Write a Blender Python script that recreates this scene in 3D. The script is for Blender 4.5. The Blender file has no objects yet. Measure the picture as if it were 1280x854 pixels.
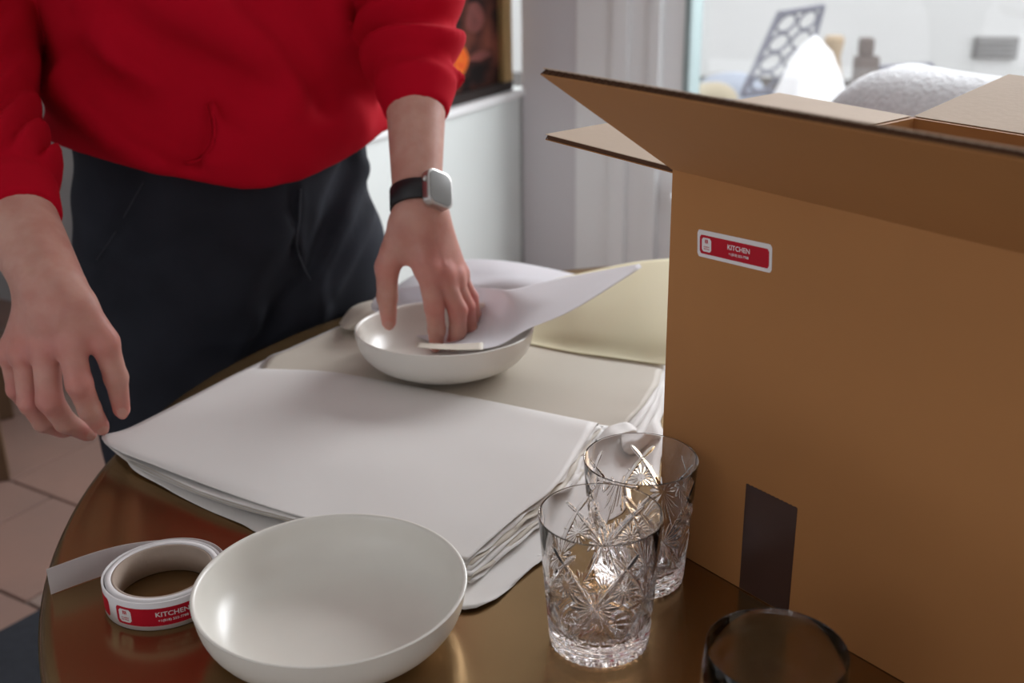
import bpy, bmesh, math, random
import numpy as np
from mathutils import Vector, Matrix
random.seed(4)
S = bpy.context.scene
COL = S.collection
PI = math.pi

# ------------------------------------------------------------------ camera
F_PX = 1452.0
PITCH, ROLL = math.radians(21.63), math.radians(-0.92)
TZ = 0.75                                   # table top height
CAM = np.array([0.0, 0.0, TZ + 0.52])
FW = np.array([0, math.cos(PITCH), -math.sin(PITCH)])
_u0 = np.array([0, math.sin(PITCH), math.cos(PITCH)]); _r0 = np.array([1.0, 0, 0])
RT = math.cos(ROLL) * _r0 + math.sin(ROLL) * _u0
UP = -math.sin(ROLL) * _r0 + math.cos(ROLL) * _u0
cd = bpy.data.cameras.new('camera'); cam = bpy.data.objects.new('camera', cd); COL.objects.link(cam)
cam.matrix_world = Matrix(((RT[0], UP[0], -FW[0], CAM[0]), (RT[1], UP[1], -FW[1], CAM[1]), (RT[2], UP[2], -FW[2], CAM[2]), (0, 0, 0, 1)))
cd.sensor_width = 36.0; cd.lens = F_PX / 1280 * 36.0; cd.clip_start = 0.02
cd.dof.use_dof = True; cd.dof.focus_distance = 0.93; cd.dof.aperture_fstop = 6.3
S.camera = cam

# ------------------------------------------------------------------ world, lights, exposure
S.view_settings.view_transform = 'Standard'; S.view_settings.look = 'None'
S.view_settings.gamma = 1.0; S.view_settings.use_curve_mapping = False
S.view_settings.exposure = 0.12
S.cycles.max_bounces = 20; S.cycles.transmission_bounces = 16; S.cycles.glossy_bounces = 8; S.cycles.diffuse_bounces = 5; S.cycles.transparent_max_bounces = 16; S.cycles.use_denoising = True
w = bpy.data.worlds.new('overcast_sky'); S.world = w; w.use_nodes = True
bg = w.node_tree.nodes['Background']; bg.inputs[0].default_value = (0.93, 0.96, 1.0, 1); bg.inputs[1].default_value = 1.75

def area(name, loc, target, sx, sy, power, col=(1, 1, 1)):
    l = bpy.data.lights.new(name, 'AREA'); l.shape = 'RECTANGLE'; l.size = sx; l.size_y = sy; l.energy = power; l.color = col
    o = bpy.data.objects.new(name, l); COL.objects.link(o); o.location = loc
    o.rotation_euler = (Vector(target) - Vector(loc)).to_track_quat('-Z', 'Y').to_euler()
    return o
area('window_daylight', (1.62, 3.10, 1.95), (0.1, 0.9, 0.7), 1.9, 0.9, 100, (0.95, 0.97, 1.0))          # upper part of the window in view
area('side_window_daylight', (4.05, 0.15, 1.75), (0.3, 1.0, 0.8), 1.2, 1.2, 20, (1.0, 0.98, 0.95))      # window in wall_right
area('rear_window_daylight', (-0.9, -1.55, 2.0), (0.0, 1.2, 0.7), 0.9, 1.0, 2, (1.0, 0.96, 0.90))       # window behind the camera

# ------------------------------------------------------------------ helpers
def ray(x, y): return FW + RT * (x - 640) / F_PX - UP * (y - 427) / F_PX
def P(x, y, d): return CAM + ray(x, y) * d                       # picture position at a depth
def onz(x, y, z):
    r = ray(x, y); return CAM + r * (z - CAM[2]) / r[2]
def ony(x, y, Y):
    r = ray(x, y); return CAM + r * (Y - CAM[1]) / r[1]

def link(name, me, mat=None, parent=None, smooth=False):
    me.name = name
    if mat is not None:
        for m in (mat if isinstance(mat, (list, tuple)) else [mat]): me.materials.append(m)
    if smooth:
        me.polygons.foreach_set('use_smooth', [True] * len(me.polygons))
    o = bpy.data.objects.new(name, me); COL.objects.link(o)
    if parent: o.parent = parent
    return o
def tag(o, label=None, cat=None, group=None, kind=None):
    if label: o['label'] = label
    if cat: o['category'] = cat
    if group: o['group'] = group
    if kind: o['kind'] = kind
    return o
def empty(name, loc, label, cat, group=None, rz=0):
    o = bpy.data.objects.new(name, None); COL.objects.link(o); o.location = loc; o.rotation_euler = (0, 0, rz)
    o.empty_display_size = 0.05
    tag(o, label, cat, group); return o
def from_py(name, v, f, mat=None, parent=None, smooth=False):
    me = bpy.data.meshes.new(name); me.from_pydata([tuple(map(float, p)) for p in v], [], [tuple(map(int, q)) for q in f]); me.update()
    return link(name, me, mat, parent, smooth)
def bm_obj(name, bm, mat=None, parent=None, smooth=False):
    me = bpy.data.meshes.new(name); bm.to_mesh(me); bm.free(); return link(name, me, mat, parent, smooth)
def bx(bm, lo, hi, M=None, bev=0.0):
    r = bmesh.ops.create_cube(bm, size=1.0)
    vs = r['verts']
    for v in vs:
        v.co = Vector([lo[i] + (v.co[i] + 0.5) * (hi[i] - lo[i]) for i in range(3)])
    if bev:
        es = list({e for v in vs for e in v.link_edges})
        q = bmesh.ops.bevel(bm, geom=es, offset=bev, segments=2, affect='EDGES', profile=0.7)
        vs = list({v for f in q['faces'] for v in f.verts} | {v for v in vs if v.is_valid})
    if M is not None: bmesh.ops.transform(bm, matrix=M, verts=vs)
    return vs
def box(name, lo, hi, mat, parent=None, M=None, bev=0.0):
    bm = bmesh.new(); bx(bm, lo, hi, M, bev); return bm_obj(name, bm, mat, parent, False)
def lathe(name, prof, n, mat, parent=None, closed=True):
    v, f = [], []
    m = len(prof)
    for r, z in prof:
        for k in range(n):
            a = 2 * PI * k / n; v.append((r * math.cos(a), r * math.sin(a), z))
    for i in range(m - 1):
        for k in range(n):
            f.append((i * n + k, i * n + (k + 1) % n, (i + 1) * n + (k + 1) % n, (i + 1) * n + k))
    me = bpy.data.meshes.new(name); me.from_pydata(v, [], f)
    bm = bmesh.new(); bm.from_mesh(me); bmesh.ops.remove_doubles(bm, verts=bm.verts, dist=1e-6)
    bmesh.ops.recalc_face_normals(bm, faces=bm.faces); bm.to_mesh(me); bm.free()
    return link(name, me, mat, parent, True)
def tube(bm, pts, r, seg=8, cap=True):
    pts = [Vector(p) for p in pts]; rings = []
    rr = r if isinstance(r, (list, tuple)) else [r] * len(pts)
    up = Vector((0, 0, 1))
    for i, p in enumerate(pts):
        t = (pts[min(i + 1, len(pts) - 1)] - pts[max(i - 1, 0)]).normalized()
        a = t.cross(up) if abs(t.dot(up)) < 0.95 else t.cross(Vector((1, 0, 0)))
        a.normalize(); b = t.cross(a)
        rings.append([bm.verts.new(p + (a * math.cos(2 * PI * k / seg) + b * math.sin(2 * PI * k / seg)) * rr[i]) for k in range(seg)])
    for i in range(len(rings) - 1):
        for k in range(seg):
            bm.faces.new((rings[i][k], rings[i][(k + 1) % seg], rings[i + 1][(k + 1) % seg], rings[i + 1][k]))
    if cap:
        bm.faces.new(rings[0][::-1]); bm.faces.new(rings[-1])
def rrect(w, h, r, n=6):
    out = []
    for cx, cy, a0 in ((w / 2 - r, h / 2 - r, 0), (-w / 2 + r, h / 2 - r, PI / 2), (-w / 2 + r, -h / 2 + r, PI), (w / 2 - r, -h / 2 + r, 1.5 * PI)):
        for k in range(n + 1):
            a = a0 + PI / 2 * k / n; out.append((cx + r * math.cos(a), cy + r * math.sin(a)))
    return out

# ------------------------------------------------------------------ materials
def mat(name, col, rough=0.6, metal=0.0, bump=0.0, bscale=200.0, var=0.0, vscale=8.0, col2=None, spec=0.5, trans=0.0, ior=1.45, sss=0.0, sheen=0.0, coat=0.0, stretch=(1, 1, 1), bdist=0.001, emit=None):
    m = bpy.data.materials.new(name); m.use_nodes = True; nt = m.node_tree; N, L = nt.nodes, nt.links
    b = N['Principled BSDF']
    b.inputs['Base Color'].default_value = (*col, 1); b.inputs['Roughness'].default_value = rough; b.inputs['Metallic'].default_value = metal
    b.inputs['Specular IOR Level'].default_value = spec; b.inputs['IOR'].default_value = ior
    b.inputs['Transmission Weight'].default_value = trans; b.inputs['Coat Weight'].default_value = coat; b.inputs['Coat Roughness'].default_value = 0.1
    if sss: b.inputs['Subsurface Weight'].default_value = sss; b.inputs['Subsurface Radius'].default_value = (1.0, 0.35, 0.2); b.inputs['Subsurface Scale'].default_value = 0.006
    if sheen: b.inputs['Sheen Weight'].default_value = sheen; b.inputs['Sheen Roughness'].default_value = 0.5; b.inputs['Sheen Tint'].default_value = (*col, 1)
    if emit: b.inputs['Emission Color'].default_value = (*emit[0], 1); b.inputs['Emission Strength'].default_value = emit[1]
    tc = N.new('ShaderNodeTexCoord'); mp = N.new('ShaderNodeMapping'); L.new(tc.outputs['Object'], mp.inputs[0]); mp.inputs['Scale'].default_value = stretch
    if var or col2:
        n = N.new('ShaderNodeTexNoise'); n.inputs['Scale'].default_value = vscale; n.inputs['Detail'].default_value = 6; L.new(mp.outputs[0], n.inputs[0])
        r = N.new('ShaderNodeMapRange'); r.inputs[1].default_value = 0.3; r.inputs[2].default_value = 0.7; L.new(n.outputs[0], r.inputs[0])
        mx = N.new('ShaderNodeMix'); mx.data_type = 'RGBA'
        c2 = col2 if col2 else tuple(c * (1 - var) for c in col)
        mx.inputs[6].default_value = (*col, 1); mx.inputs[7].default_value = (*c2, 1)
        L.new(r.outputs[0], mx.inputs[0]); L.new(mx.outputs[2], b.inputs['Base Color'])
    if bump:
        n2 = N.new('ShaderNodeTexNoise'); n2.inputs['Scale'].default_value = bscale; n2.inputs['Detail'].default_value = 4; L.new(mp.outputs[0], n2.inputs[0])
        bp = N.new('ShaderNodeBump'); bp.inputs['Strength'].default_value = bump; bp.inputs['Distance'].default_value = bdist
        L.new(n2.outputs[0], bp.inputs['Height']); L.new(bp.outputs[0], b.inputs['Normal'])
    return m
M = {}
M['wall'] = mat('wall_paint', (0.68, 0.66, 0.68), 0.7, bump=0.05, bscale=60)
M['wall_side'] = mat('panel_paint', (0.76, 0.80, 0.78), 0.5, bump=0.04, bscale=60)
M['wall_far'] = mat('grey_wall_paint', (0.42, 0.41, 0.40), 0.8, var=0.15, vscale=2)
M['trim'] = mat('trim_paint', (0.90, 0.90, 0.90), 0.45)
M['frame_green'] = mat('window_frame_paint', (0.33, 0.41, 0.41), 0.5)
M['ceiling'] = mat('ceiling_paint', (0.75, 0.74, 0.72), 0.8)
M['grout'] = mat('grout', (0.16, 0.145, 0.135), 0.9, var=0.2, vscale=30)
M['tile'] = mat('terracotta_tile', (0.32, 0.19, 0.15), 0.45, bump=0.3, bscale=25, col2=(0.24, 0.16, 0.135), vscale=3.0, bdist=0.002)
M['tile2'] = mat('terracotta_tile_pale', (0.30, 0.22, 0.19), 0.45, bump=0.3, bscale=25, col2=(0.22, 0.15, 0.12), vscale=4.0, bdist=0.002)
M['rug'] = mat('dark_rug', (0.025, 0.027, 0.035), 0.95, bump=0.6, bscale=400, var=0.3, vscale=60)
M['bronze'] = mat('bronze_table_top', (0.38, 0.235, 0.105), 0.22, metal=0.85, bump=0.05, bscale=14, var=0.25, vscale=3, bdist=0.001)
M['brass_edge'] = mat('table_edge_bronze', (0.25, 0.16, 0.07), 0.3, metal=0.9)
M['dark_metal'] = mat('dark_metal', (0.03, 0.03, 0.032), 0.4, metal=0.8)
M['card'] = mat('cardboard', (0.42, 0.185, 0.058), 0.75, bump=0.12, bscale=90, var=0.1, vscale=5, stretch=(1, 1, 1))
M['card_sheen'] = mat('cardboard_sheen_face', (0.60, 0.455, 0.335), 0.8, bump=0.2, bscale=160, var=0.1, vscale=9)  # same kraft board; skylight sheen on the flap tops painted in as paleness
M['card_shade'] = mat('cardboard_flute_shade', (0.085, 0.035, 0.015), 0.9)  # kraft darkened to paint the shade between the liners at open edges
M['tape'] = mat('dark_packing_tape', (0.055, 0.026, 0.022), 0.3, bump=0.15, bscale=40, coat=0.2)
M['paper'] = mat('white_packing_paper', (0.76, 0.735, 0.71), 0.55, spec=0.3, bump=0.06, bscale=14, var=0.04, vscale=5, bdist=0.003)
M['paper_cream'] = mat('cream_packing_paper', (0.68, 0.62, 0.53), 0.55, spec=0.3, bump=0.08, bscale=14, var=0.06, vscale=5, bdist=0.003)
M['paper_yellow'] = mat('yellowish_packing_paper', (0.82, 0.76, 0.55), 0.6, bump=0.08, bscale=14, bdist=0.003)
M['tissue'] = mat('thin_white_tissue', (0.86, 0.85, 0.88), 0.6, bump=0.2, bscale=25, bdist=0.002)
def translucent(m, fac, col):
    nt = m.node_tree; b = nt.nodes['Principled BSDF']; out = nt.nodes['Material Output']
    t = nt.nodes.new('ShaderNodeBsdfTranslucent'); t.inputs[0].default_value = (*col, 1)
    mx = nt.nodes.new('ShaderNodeMixShader'); mx.inputs[0].default_value = fac
    nt.links.new(b.outputs[0], mx.inputs[1]); nt.links.new(t.outputs[0], mx.inputs[2]); nt.links.new(mx.outputs[0], out.inputs[0])
translucent(M['tissue'], 0.35, (0.85, 0.83, 0.86)); translucent(M['paper_yellow'], 0.3, (0.85, 0.78, 0.55)); translucent(M['paper_cream'], 0.1, (0.7, 0.64, 0.52))
M['ceramic'] = mat('off_white_matte_glaze', (0.76, 0.735, 0.675), 0.3, bump=0.02, bscale=40, spec=0.5, var=0.03, vscale=30)
M['ceramic_speck'] = M['ceramic']
M['glass'] = mat('clear_glass', (1, 1, 1), 0.0, trans=1.0, ior=1.42)
M['crystal'] = mat('cut_crystal', (1.0, 0.992, 0.998), 0.0, trans=1.0, ior=1.47)
M['sticker_white'] = mat('sticker_white', (0.74, 0.71, 0.71), 0.4)
M['sticker_red'] = mat('sticker_red', (0.45, 0.006, 0.02), 0.55, spec=0.25)
M['liner'] = mat('backing_paper', (0.62, 0.58, 0.56), 0.5); translucent(M['liner'], 0.25, (0.7, 0.6, 0.6))
M['core'] = mat('cardboard_core', (0.40, 0.31, 0.25), 0.8, bump=0.3, bscale=200, var=0.12, vscale=20)
M['hoodie'] = mat('red_fleece', (0.42, 0.0025, 0.014), 0.95, bump=0.25, bscale=500, spec=0.12, sheen=0.25, bdist=0.0006)
M['rib'] = mat('red_rib_knit', (0.43, 0.002, 0.009), 0.95, bump=0.5, bscale=300, spec=0.12, sheen=0.25, stretch=(1, 1, 0.05))
M['denim'] = mat('charcoal_cotton', (0.027, 0.030, 0.040), 0.85, bump=0.3, bscale=700, spec=0.2, col2=(0.014, 0.015, 0.020), vscale=9, sheen=0.1, bdist=0.0005)
M['seam'] = mat('charcoal_seam', (0.038, 0.041, 0.052), 0.9)
M['hair'] = mat('brown_hair', (0.06, 0.03, 0.015), 0.6)
M['shoe'] = mat('black_shoe', (0.02, 0.02, 0.02), 0.5)
M['silver'] = mat('brushed_titanium', (0.55, 0.53, 0.51), 0.28, metal=1.0)
M['screen'] = mat('glossy_screen', (0.20, 0.20, 0.19), 0.25, coat=0.3)
M['band'] = mat('black_rubber', (0.012, 0.012, 0.014), 0.45)
M['gilt'] = mat('gilded_wood', (0.50, 0.33, 0.14), 0.4, metal=0.6, bump=0.4, bscale=60)
M['iron'] = mat('hazed_iron', (0.24, 0.24, 0.28), 0.6)  # iron lightened to blue-grey: overexposed outdoor haze put into the colour
M['stucco'] = mat('white_stucco', (0.90, 0.90, 0.88), 0.9, bump=0.3, bscale=30, var=0.05, vscale=2)
M['patio'] = mat('pale_patio_stone', (0.88, 0.88, 0.90), 0.8, var=0.08, vscale=4)
M['cushion'] = mat('white_outdoor_fabric', (0.92, 0.92, 0.92), 0.9)
M['boucle'] = mat('white_boucle', (0.90, 0.91, 0.93), 0.95, bump=1.0, bscale=110, bdist=0.006, var=0.10, vscale=90)
M['plaque'] = mat('grey_plaque', (0.30, 0.29, 0.28), 0.7)
M['timber'] = mat('brown_wood', (0.11, 0.06, 0.03), 0.5, bump=0.2, bscale=20, stretch=(8, 1, 1))

# skin with redness stored on the surface
def skin_mat():
    m = mat('skin', (0.50, 0.27, 0.20), 0.5, bump=0.35, bscale=260, spec=0.4, sss=0.35, bdist=0.0006)
    nt = m.node_tree; N, L = nt.nodes, nt.links; b = N['Principled BSDF']
    a = N.new('ShaderNodeAttribute'); a.attribute_name = 'redness'
    a2 = N.new('ShaderNodeAttribute'); a2.attribute_name = 'nail'
    n = N.new('ShaderNodeTexNoise'); n.inputs['Scale'].default_value = 38; n.inputs['Detail'].default_value = 5
    tc = N.new('ShaderNodeTexCoord'); L.new(tc.outputs['Object'], n.inputs[0])
    m1 = N.new('ShaderNodeMix'); m1.data_type = 'RGBA'; m1.inputs[6].default_value = (0.56, 0.315, 0.25, 1); m1.inputs[7].default_value = (0.49, 0.235, 0.185, 1)
    r = N.new('ShaderNodeMapRange'); r.inputs[1].default_value = 0.35; r.inputs[2].default_value = 0.65
    L.new(n.outputs[0], r.inputs[0]); L.new(r.outputs[0], m1.inputs[0])
    m2 = N.new('ShaderNodeMix'); m2.data_type = 'RGBA'; m2.inputs[7].default_value = (0.54, 0.16, 0.14, 1)
    L.new(m1.outputs[2], m2.inputs[6]); L.new(a.outputs['Fac'], m2.inputs[0])
    m3 = N.new('ShaderNodeMix'); m3.data_type = 'RGBA'; m3.inputs[7].default_value = (0.53, 0.27, 0.22, 1)
    L.new(m2.outputs[2], m3.inputs[6]); L.new(a2.outputs['Fac'], m3.inputs[0]); L.new(m3.outputs[2], b.inputs['Base Color'])
    return m
M['skin'] = skin_mat()
def painting_mat():
    m = bpy.data.materials.new('dark_still_life'); m.use_nodes = True; nt = m.node_tree; N, L = nt.nodes, nt.links; b = N['Principled BSDF']
    b.inputs['Roughness'].default_value = 0.6; b.inputs['Specular IOR Level'].default_value = 0.15
    tc = N.new('ShaderNodeTexCoord')
    base = N.new('ShaderNodeTexNoise'); base.inputs['Scale'].default_value = 9; L.new(tc.outputs['Object'], base.inputs[0])
    cr = N.new('ShaderNodeValToRGB'); e = cr.color_ramp; e.elements[0].position = 0.40; e.elements[0].color = (0.012, 0.008, 0.008, 1); e.elements[1].position = 0.75; e.elements[1].color = (0.20, 0.06, 0.04, 1)
    L.new(base.outputs[0], cr.inputs[0]); L.new(cr.outputs[0], b.inputs['Base Color']); return m
M['painting'] = painting_mat()

# ------------------------------------------------------------------ room shell
K = np.array([0.045, 3.75]); UR = np.array([math.cos(math.radians(-32)), math.sin(math.radians(-32))])   # wall with the window runs along UR
VN = np.array([-UR[1], UR[0]])                                        # outwards (away from the room)
RB = Matrix(((UR[0], VN[0], 0, K[0]), (UR[1], VN[1], 0, K[1]), (0, 0, 1, 0), (0, 0, 0, 1)))   # local x along wall_back, y outwards
ZC = 2.6
def struct(name, lo, hi, m, bev=0.0, parent=None):
    o = box(name, lo, hi, m, parent, RB, bev); tag(o, kind='structure'); return o
fl = box('floor', (-5.5, -4.5, -0.06), (5.0, 5.6, -0.008), M['grout'], None, RB); tag(fl, kind='structure')
ts = 0.30; cnt = 0
tile_me = []
for q in range(4):
    bm = bmesh.new(); bx(bm, (0.004, 0.004, -0.012), (ts - 0.004, ts - 0.004, 0.0), None, 0.002)
    me = bpy.data.meshes.new('floor_tile'); bm.to_mesh(me); bm.free(); me.materials.append(M['tile'] if q % 2 else M['tile2']); tile_me.append(me)
for i in range(-18, 3):
    for j in range(-14, 4):
        wx, wy = RB @ Vector((i * ts, j * ts, 0)), 0
        if wx.x > 0.3 or wx.x < -3.6 or wx.y < 0.3 or wx.y > 5.2 or i * ts < -4.6: continue
        o = bpy.data.objects.new('floor_tile', random.choice(tile_me)); COL.objects.link(o); o.parent = fl
        o.matrix_world = RB @ Matrix.Translation((i * ts + (j % 2) * ts * 0.5, j * ts, random.uniform(-0.0012, 0.0012))); cnt += 1
XW0, XW1, ZS, ZH = 0.578, 2.35, 0.40, 2.25                             # window opening along the wall
LK = 1.0                                                             # depth of the side wall (runs towards the room)
struct('wall_back', (0.0, 0.0, 0.0), (XW0, 0.07, ZC), M['wall'])
struct('wall_back_sill', (XW0, 0.0, 0.0), (XW1, 0.14, ZS), M['wall']).name = 'wall_back'
struct('wall_back', (XW0, 0.0, ZH), (XW1, 0.14, ZC), M['wall'])
struct('wall_back', (XW1, 0.0, 0.0), (3.4, 0.14, ZC), M['wall'])
# wall_side: lower panelled part with a ledge, upper part set back
struct('wall_side', (-0.30, -LK, 0.0), (0.0, 0.14, 0.63), M['wall_side'])
struct('wall_side', (-0.42, -LK, 0.63), (-0.25, 0.14, ZC), M['wall_side'])
struct('trim_1', (-0.30, -LK - 0.01, 0.63), (0.012, -0.002, 0.652), M['trim'], 0.004)
struct('wall_left', (-4.6, -LK, 0.0), (-0.42, -LK + 0.12, ZC), M['wall_far'])
struct('wall_corner_strip', (-0.012, -0.018, 0.0), (0.0, 0.0, 0.63), M['wall_far']).name = 'trim_2'  # narrow dark grey strip along the wall corner
struct('ceiling', (-4.6, -5.1, ZC), (3.7, 0.14, ZC + 0.1), M['ceiling'])
struct('wall_end', (-4.72, -5.1, 0.0), (-4.6, -LK + 0.12, ZC), M['wall'])
# wall_right with a window, wall_rear behind the camera with a window
WR0, WR1 = -3.2, -1.9
for lo_, hi_ in (((3.6, -5.1, 0), (3.72, WR0, ZC)), ((3.6, WR1, 0), (3.72, 0.14, ZC)), ((3.6, WR0, 0), (3.72, WR1, 1.0)), ((3.6, WR0, 2.2), (3.72, WR1, ZC))):
    struct('wall_right', lo_, hi_, M['wall'])
for lo_, hi_ in (((-4.6, -5.22, 0), (0.6, -5.1, ZC)), ((1.7, -5.22, 0), (3.7, -5.1, ZC)), ((0.6, -5.22, 0), (1.7, -5.1, 1.1)), ((0.6, -5.22, 2.2), (1.7, -5.1, ZC))):
    struct('wall_rear', lo_, hi_, M['wall'])
# mouldings on the wall with the window
for k, (a, b, d) in enumerate([(0.20, 0.335, 0.008), (0.335, 0.385, 0.032), (0.385, 0.455, 0.012), (0.455, 0.490, 0.032), (0.490, 0.558, 0.006)]):
    struct('trim_%d' % (k + 3), (a, -d, 0.0), (b, 0.0, ZC), M['trim'], 0.003)
# window
wn = box('window_1', (XW0 - 0.02, -0.012, ZS - 0.05), (XW0, 0.0, ZH + 0.05), M['frame_green'], None, RB, 0.004); tag(wn, kind='structure')
box('window_frame', (XW0 - 0.02, 0.0, ZS - 0.02), (XW0 + 0.001, 0.07, ZH), M['frame_green'], wn, RB, 0.002)
box('window_frame', (XW1 - 0.03, -0.03, ZS - 0.05), (XW1 + 0.05, 0.12, ZH + 0.05), M['frame_green'], wn, RB, 0.004)
box('window_head', (XW0, -0.03, ZH - 0.03), (XW1, 0.12, ZH + 0.05), M['frame_green'], wn, RB, 0.004)
box('window_sill', (XW0, -0.12, ZS - 0.04), (XW1, 0.14, ZS), M['trim'], wn, RB, 0.004)
pane_m = bpy.data.materials.new('window_glass'); pane_m.use_nodes = True
_nt = pane_m.node_tree; _t = _nt.nodes.new('ShaderNodeBsdfTransparent'); _g = _nt.nodes.new('ShaderNodeBsdfGlossy'); _g.inputs['Roughness'].default_value = 0.02
_m = _nt.nodes.new('ShaderNodeMixShader'); _m.inputs[0].default_value = 0.05; _nt.links.new(_t.outputs[0], _m.inputs[1]); _nt.links.new(_g.outputs[0], _m.inputs[2]); _nt.links.new(_m.outputs[0], _nt.nodes['Material Output'].inputs[0])
box('pane', (XW0 + 0.001, 0.060, ZS), (XW1 - 0.03, 0.064, ZH - 0.03), pane_m, wn, RB)

# painting leaning on the ledge
def wallpt(x, y, z): return RB @ Vector((x, y, z))
pt = empty('framed_painting', wallpt(-0.035, -0.50, 0.652), 'dark oil painting in a gilded frame standing on the white ledge behind the red sleeve', 'painting', rz=math.radians(-32))
PW, PH = 0.84, 0.75
can = box('canvas', (-0.012, -PW / 2, 0.03), (0.0, PW / 2, PH), M['painting'], pt)
M['dark_rail'] = mat('dark_frame_wood', (0.02, 0.012, 0.01), 0.6)
for lo, hi in (((-0.02, -PW / 2 - 0.05, 0.0), (0.02, PW / 2 + 0.05, 0.03)), ((-0.02, -PW / 2 - 0.05, PH), (0.02, PW / 2 + 0.05, PH + 0.035)),
                   ((-0.02, -PW / 2 - 0.05, 0.03), (0.02, -PW / 2, PH)), ((-0.02, PW / 2, 0.03), (0.02, PW / 2 + 0.05, PH))):
    box('frame_rail', lo, hi, M['gilt'] if lo[2] > 0 else M['dark_rail'], pt, bev=0.003)
M['orange'] = mat('orange_paint', (0.85, 0.20, 0.01), 0.6, col2=(0.75, 0.07, 0.01), vscale=40)
M['pinkish'] = mat('rose_paint', (0.22, 0.06, 0.05), 0.6, var=0.4, vscale=30)
def blob(name, c, a, b, m):
    bm = bmesh.new(); vs = [bm.verts.new((0.0008, c[0] + a * math.cos(t) * (1 + 0.12 * math.sin(3 * t + c[0] * 9)), c[1] + b * math.sin(t))) for t in [2 * PI * k / 24 for k in range(24)]]
    bm.faces.new(vs); return bm_obj(name, bm, m, can)
blob('painted_fruit', (0.205, 0.125), 0.040, 0.045, M['orange']); blob('painted_flower', (0.31, 0.125), 0.06, 0.014, M['pinkish']); blob('painted_flower', (0.29, 0.24), 0.05, 0.045, M['pinkish'])

# outdoors
pg = box('patio_ground', (-3.0, 0.14, -0.15), (9.0, 8.0, -0.05), M['patio'], None, RB); tag(pg, kind='structure')
ow = box('patio_wall', (-3.0, -0.1, -0.05), (6.0, 0.1, 3.6), M['stucco'], None, Matrix.Translation((1.6, 8.2, 0)) @ Matrix.Rotation(math.radians(-14), 4, 'Z')); tag(ow, kind='structure')
def at(x, y, d): return Vector(P(x, y, d))
# iron chair back on the patio
ic = empty('iron_chair', at(965, 110, 4.6) * 1.0, 'wrought iron patio chair with scrolled openwork back seen through the window', 'chair')
ic.location.z = -0.05
def loc(o, p): return Vector(p) - o.location
q = [at(928, 118, 4.6), at(974, 17, 4.6), at(1029, 8, 4.75), at(1000, 112, 4.75)]
bm = bmesh.new(); qq = [loc(ic, p) for p in q]
tube(bm, [qq[0], qq[1]], 0.012, 6); tube(bm, [qq[1], qq[2]], 0.012, 6); tube(bm, [qq[2], qq[3]], 0.012, 6); tube(bm, [qq[3], qq[0]], 0.012, 6)
bm_obj('back_frame', bm, M['iron'], ic)
def qp(u, v): return qq[0].lerp(qq[3], u).lerp(qq[1].lerp(qq[2], u), v)
bm = bmesh.new()
for i in range(2):
    for j in range(4):
        c = (0.27 + 0.46 * i, 0.14 + 0.24 * j)
        tube(bm, [qp(c[0] + 0.2 * math.cos(t), c[1] + 0.11 * math.sin(t)) for t in [2 * PI * k / 16 for k in range(17)]], 0.007, 5)
bm_obj('scroll_work', bm, M['iron'], ic)
bs = box('seat', (-0.2, -0.2, 0.42), (0.25, 0.25, 0.45), M['iron'], ic)
for sx, sy in ((-0.18, -0.18), (0.23, -0.18), (-0.18, 0.23), (0.23, 0.23)):
    bm = bmesh.new(); tube(bm, [(sx, sy, 0), (sx, sy, 0.42)], 0.013, 6); bm_obj('leg', bm, M['iron'], ic)
# white covered mound outside
def uvs(name, c, r, m, parent=None, seg=24, sc=(1, 1, 1), noise=0.0):
    bm = bmesh.new(); bmesh.ops.create_uvsphere(bm, u_segments=seg, v_segments=seg // 2, radius=r)
    for v in bm.verts:
        k = 1 + noise * math.sin(v.co.x * 9 / r * 0.4 + 1) * math.cos(v.co.y * 7 / r * 0.4 + v.co.z * 5 / r * 0.3)
        v.co = Vector((v.co.x * sc[0] * k, v.co.y * sc[1] * k, v.co.z * sc[2] * k)) + Vector(c)
    return bm_obj(name, bm, m, parent, True)
g = at(1018, 118, 4.2)
def cone_cloth(name, base, top_z, r0, m):
    v, f = [], []; n = 48; mm = 14
    for i in range(mm + 1):
        t = i / mm; z = -0.05 + (top_z + 0.05) * t; r = r0 * (1 - t) ** 0.7 * (1 - 0.15 * t) + 0.02 * (t < 1)
        for k in range(n):
            a = 2 * PI * k / n; rr = r * (1 + 0.10 * math.sin(3 * a + 1) + 0.05 * math.sin(7 * a + 5 * t)); v.append((base[0] + rr * math.cos(a), base[1] + rr * math.sin(a), z))
    for i in range(mm):
        for k in range(n): f.append((i * n + k, i * n + (k + 1) % n, (i + 1) * n + (k + 1) % n, (i + 1) * n + k))
    return from_py(name, v, f, m, None, True)
gg = at(1018, 50, 3.9); o = cone_cloth('draped_cloth', (gg.x, gg.y), gg.z + 0.02, 0.29, M['cushion']); tag(o, 'white draped cloth mound on the patio right of the iron chair', 'cloth')
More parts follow.
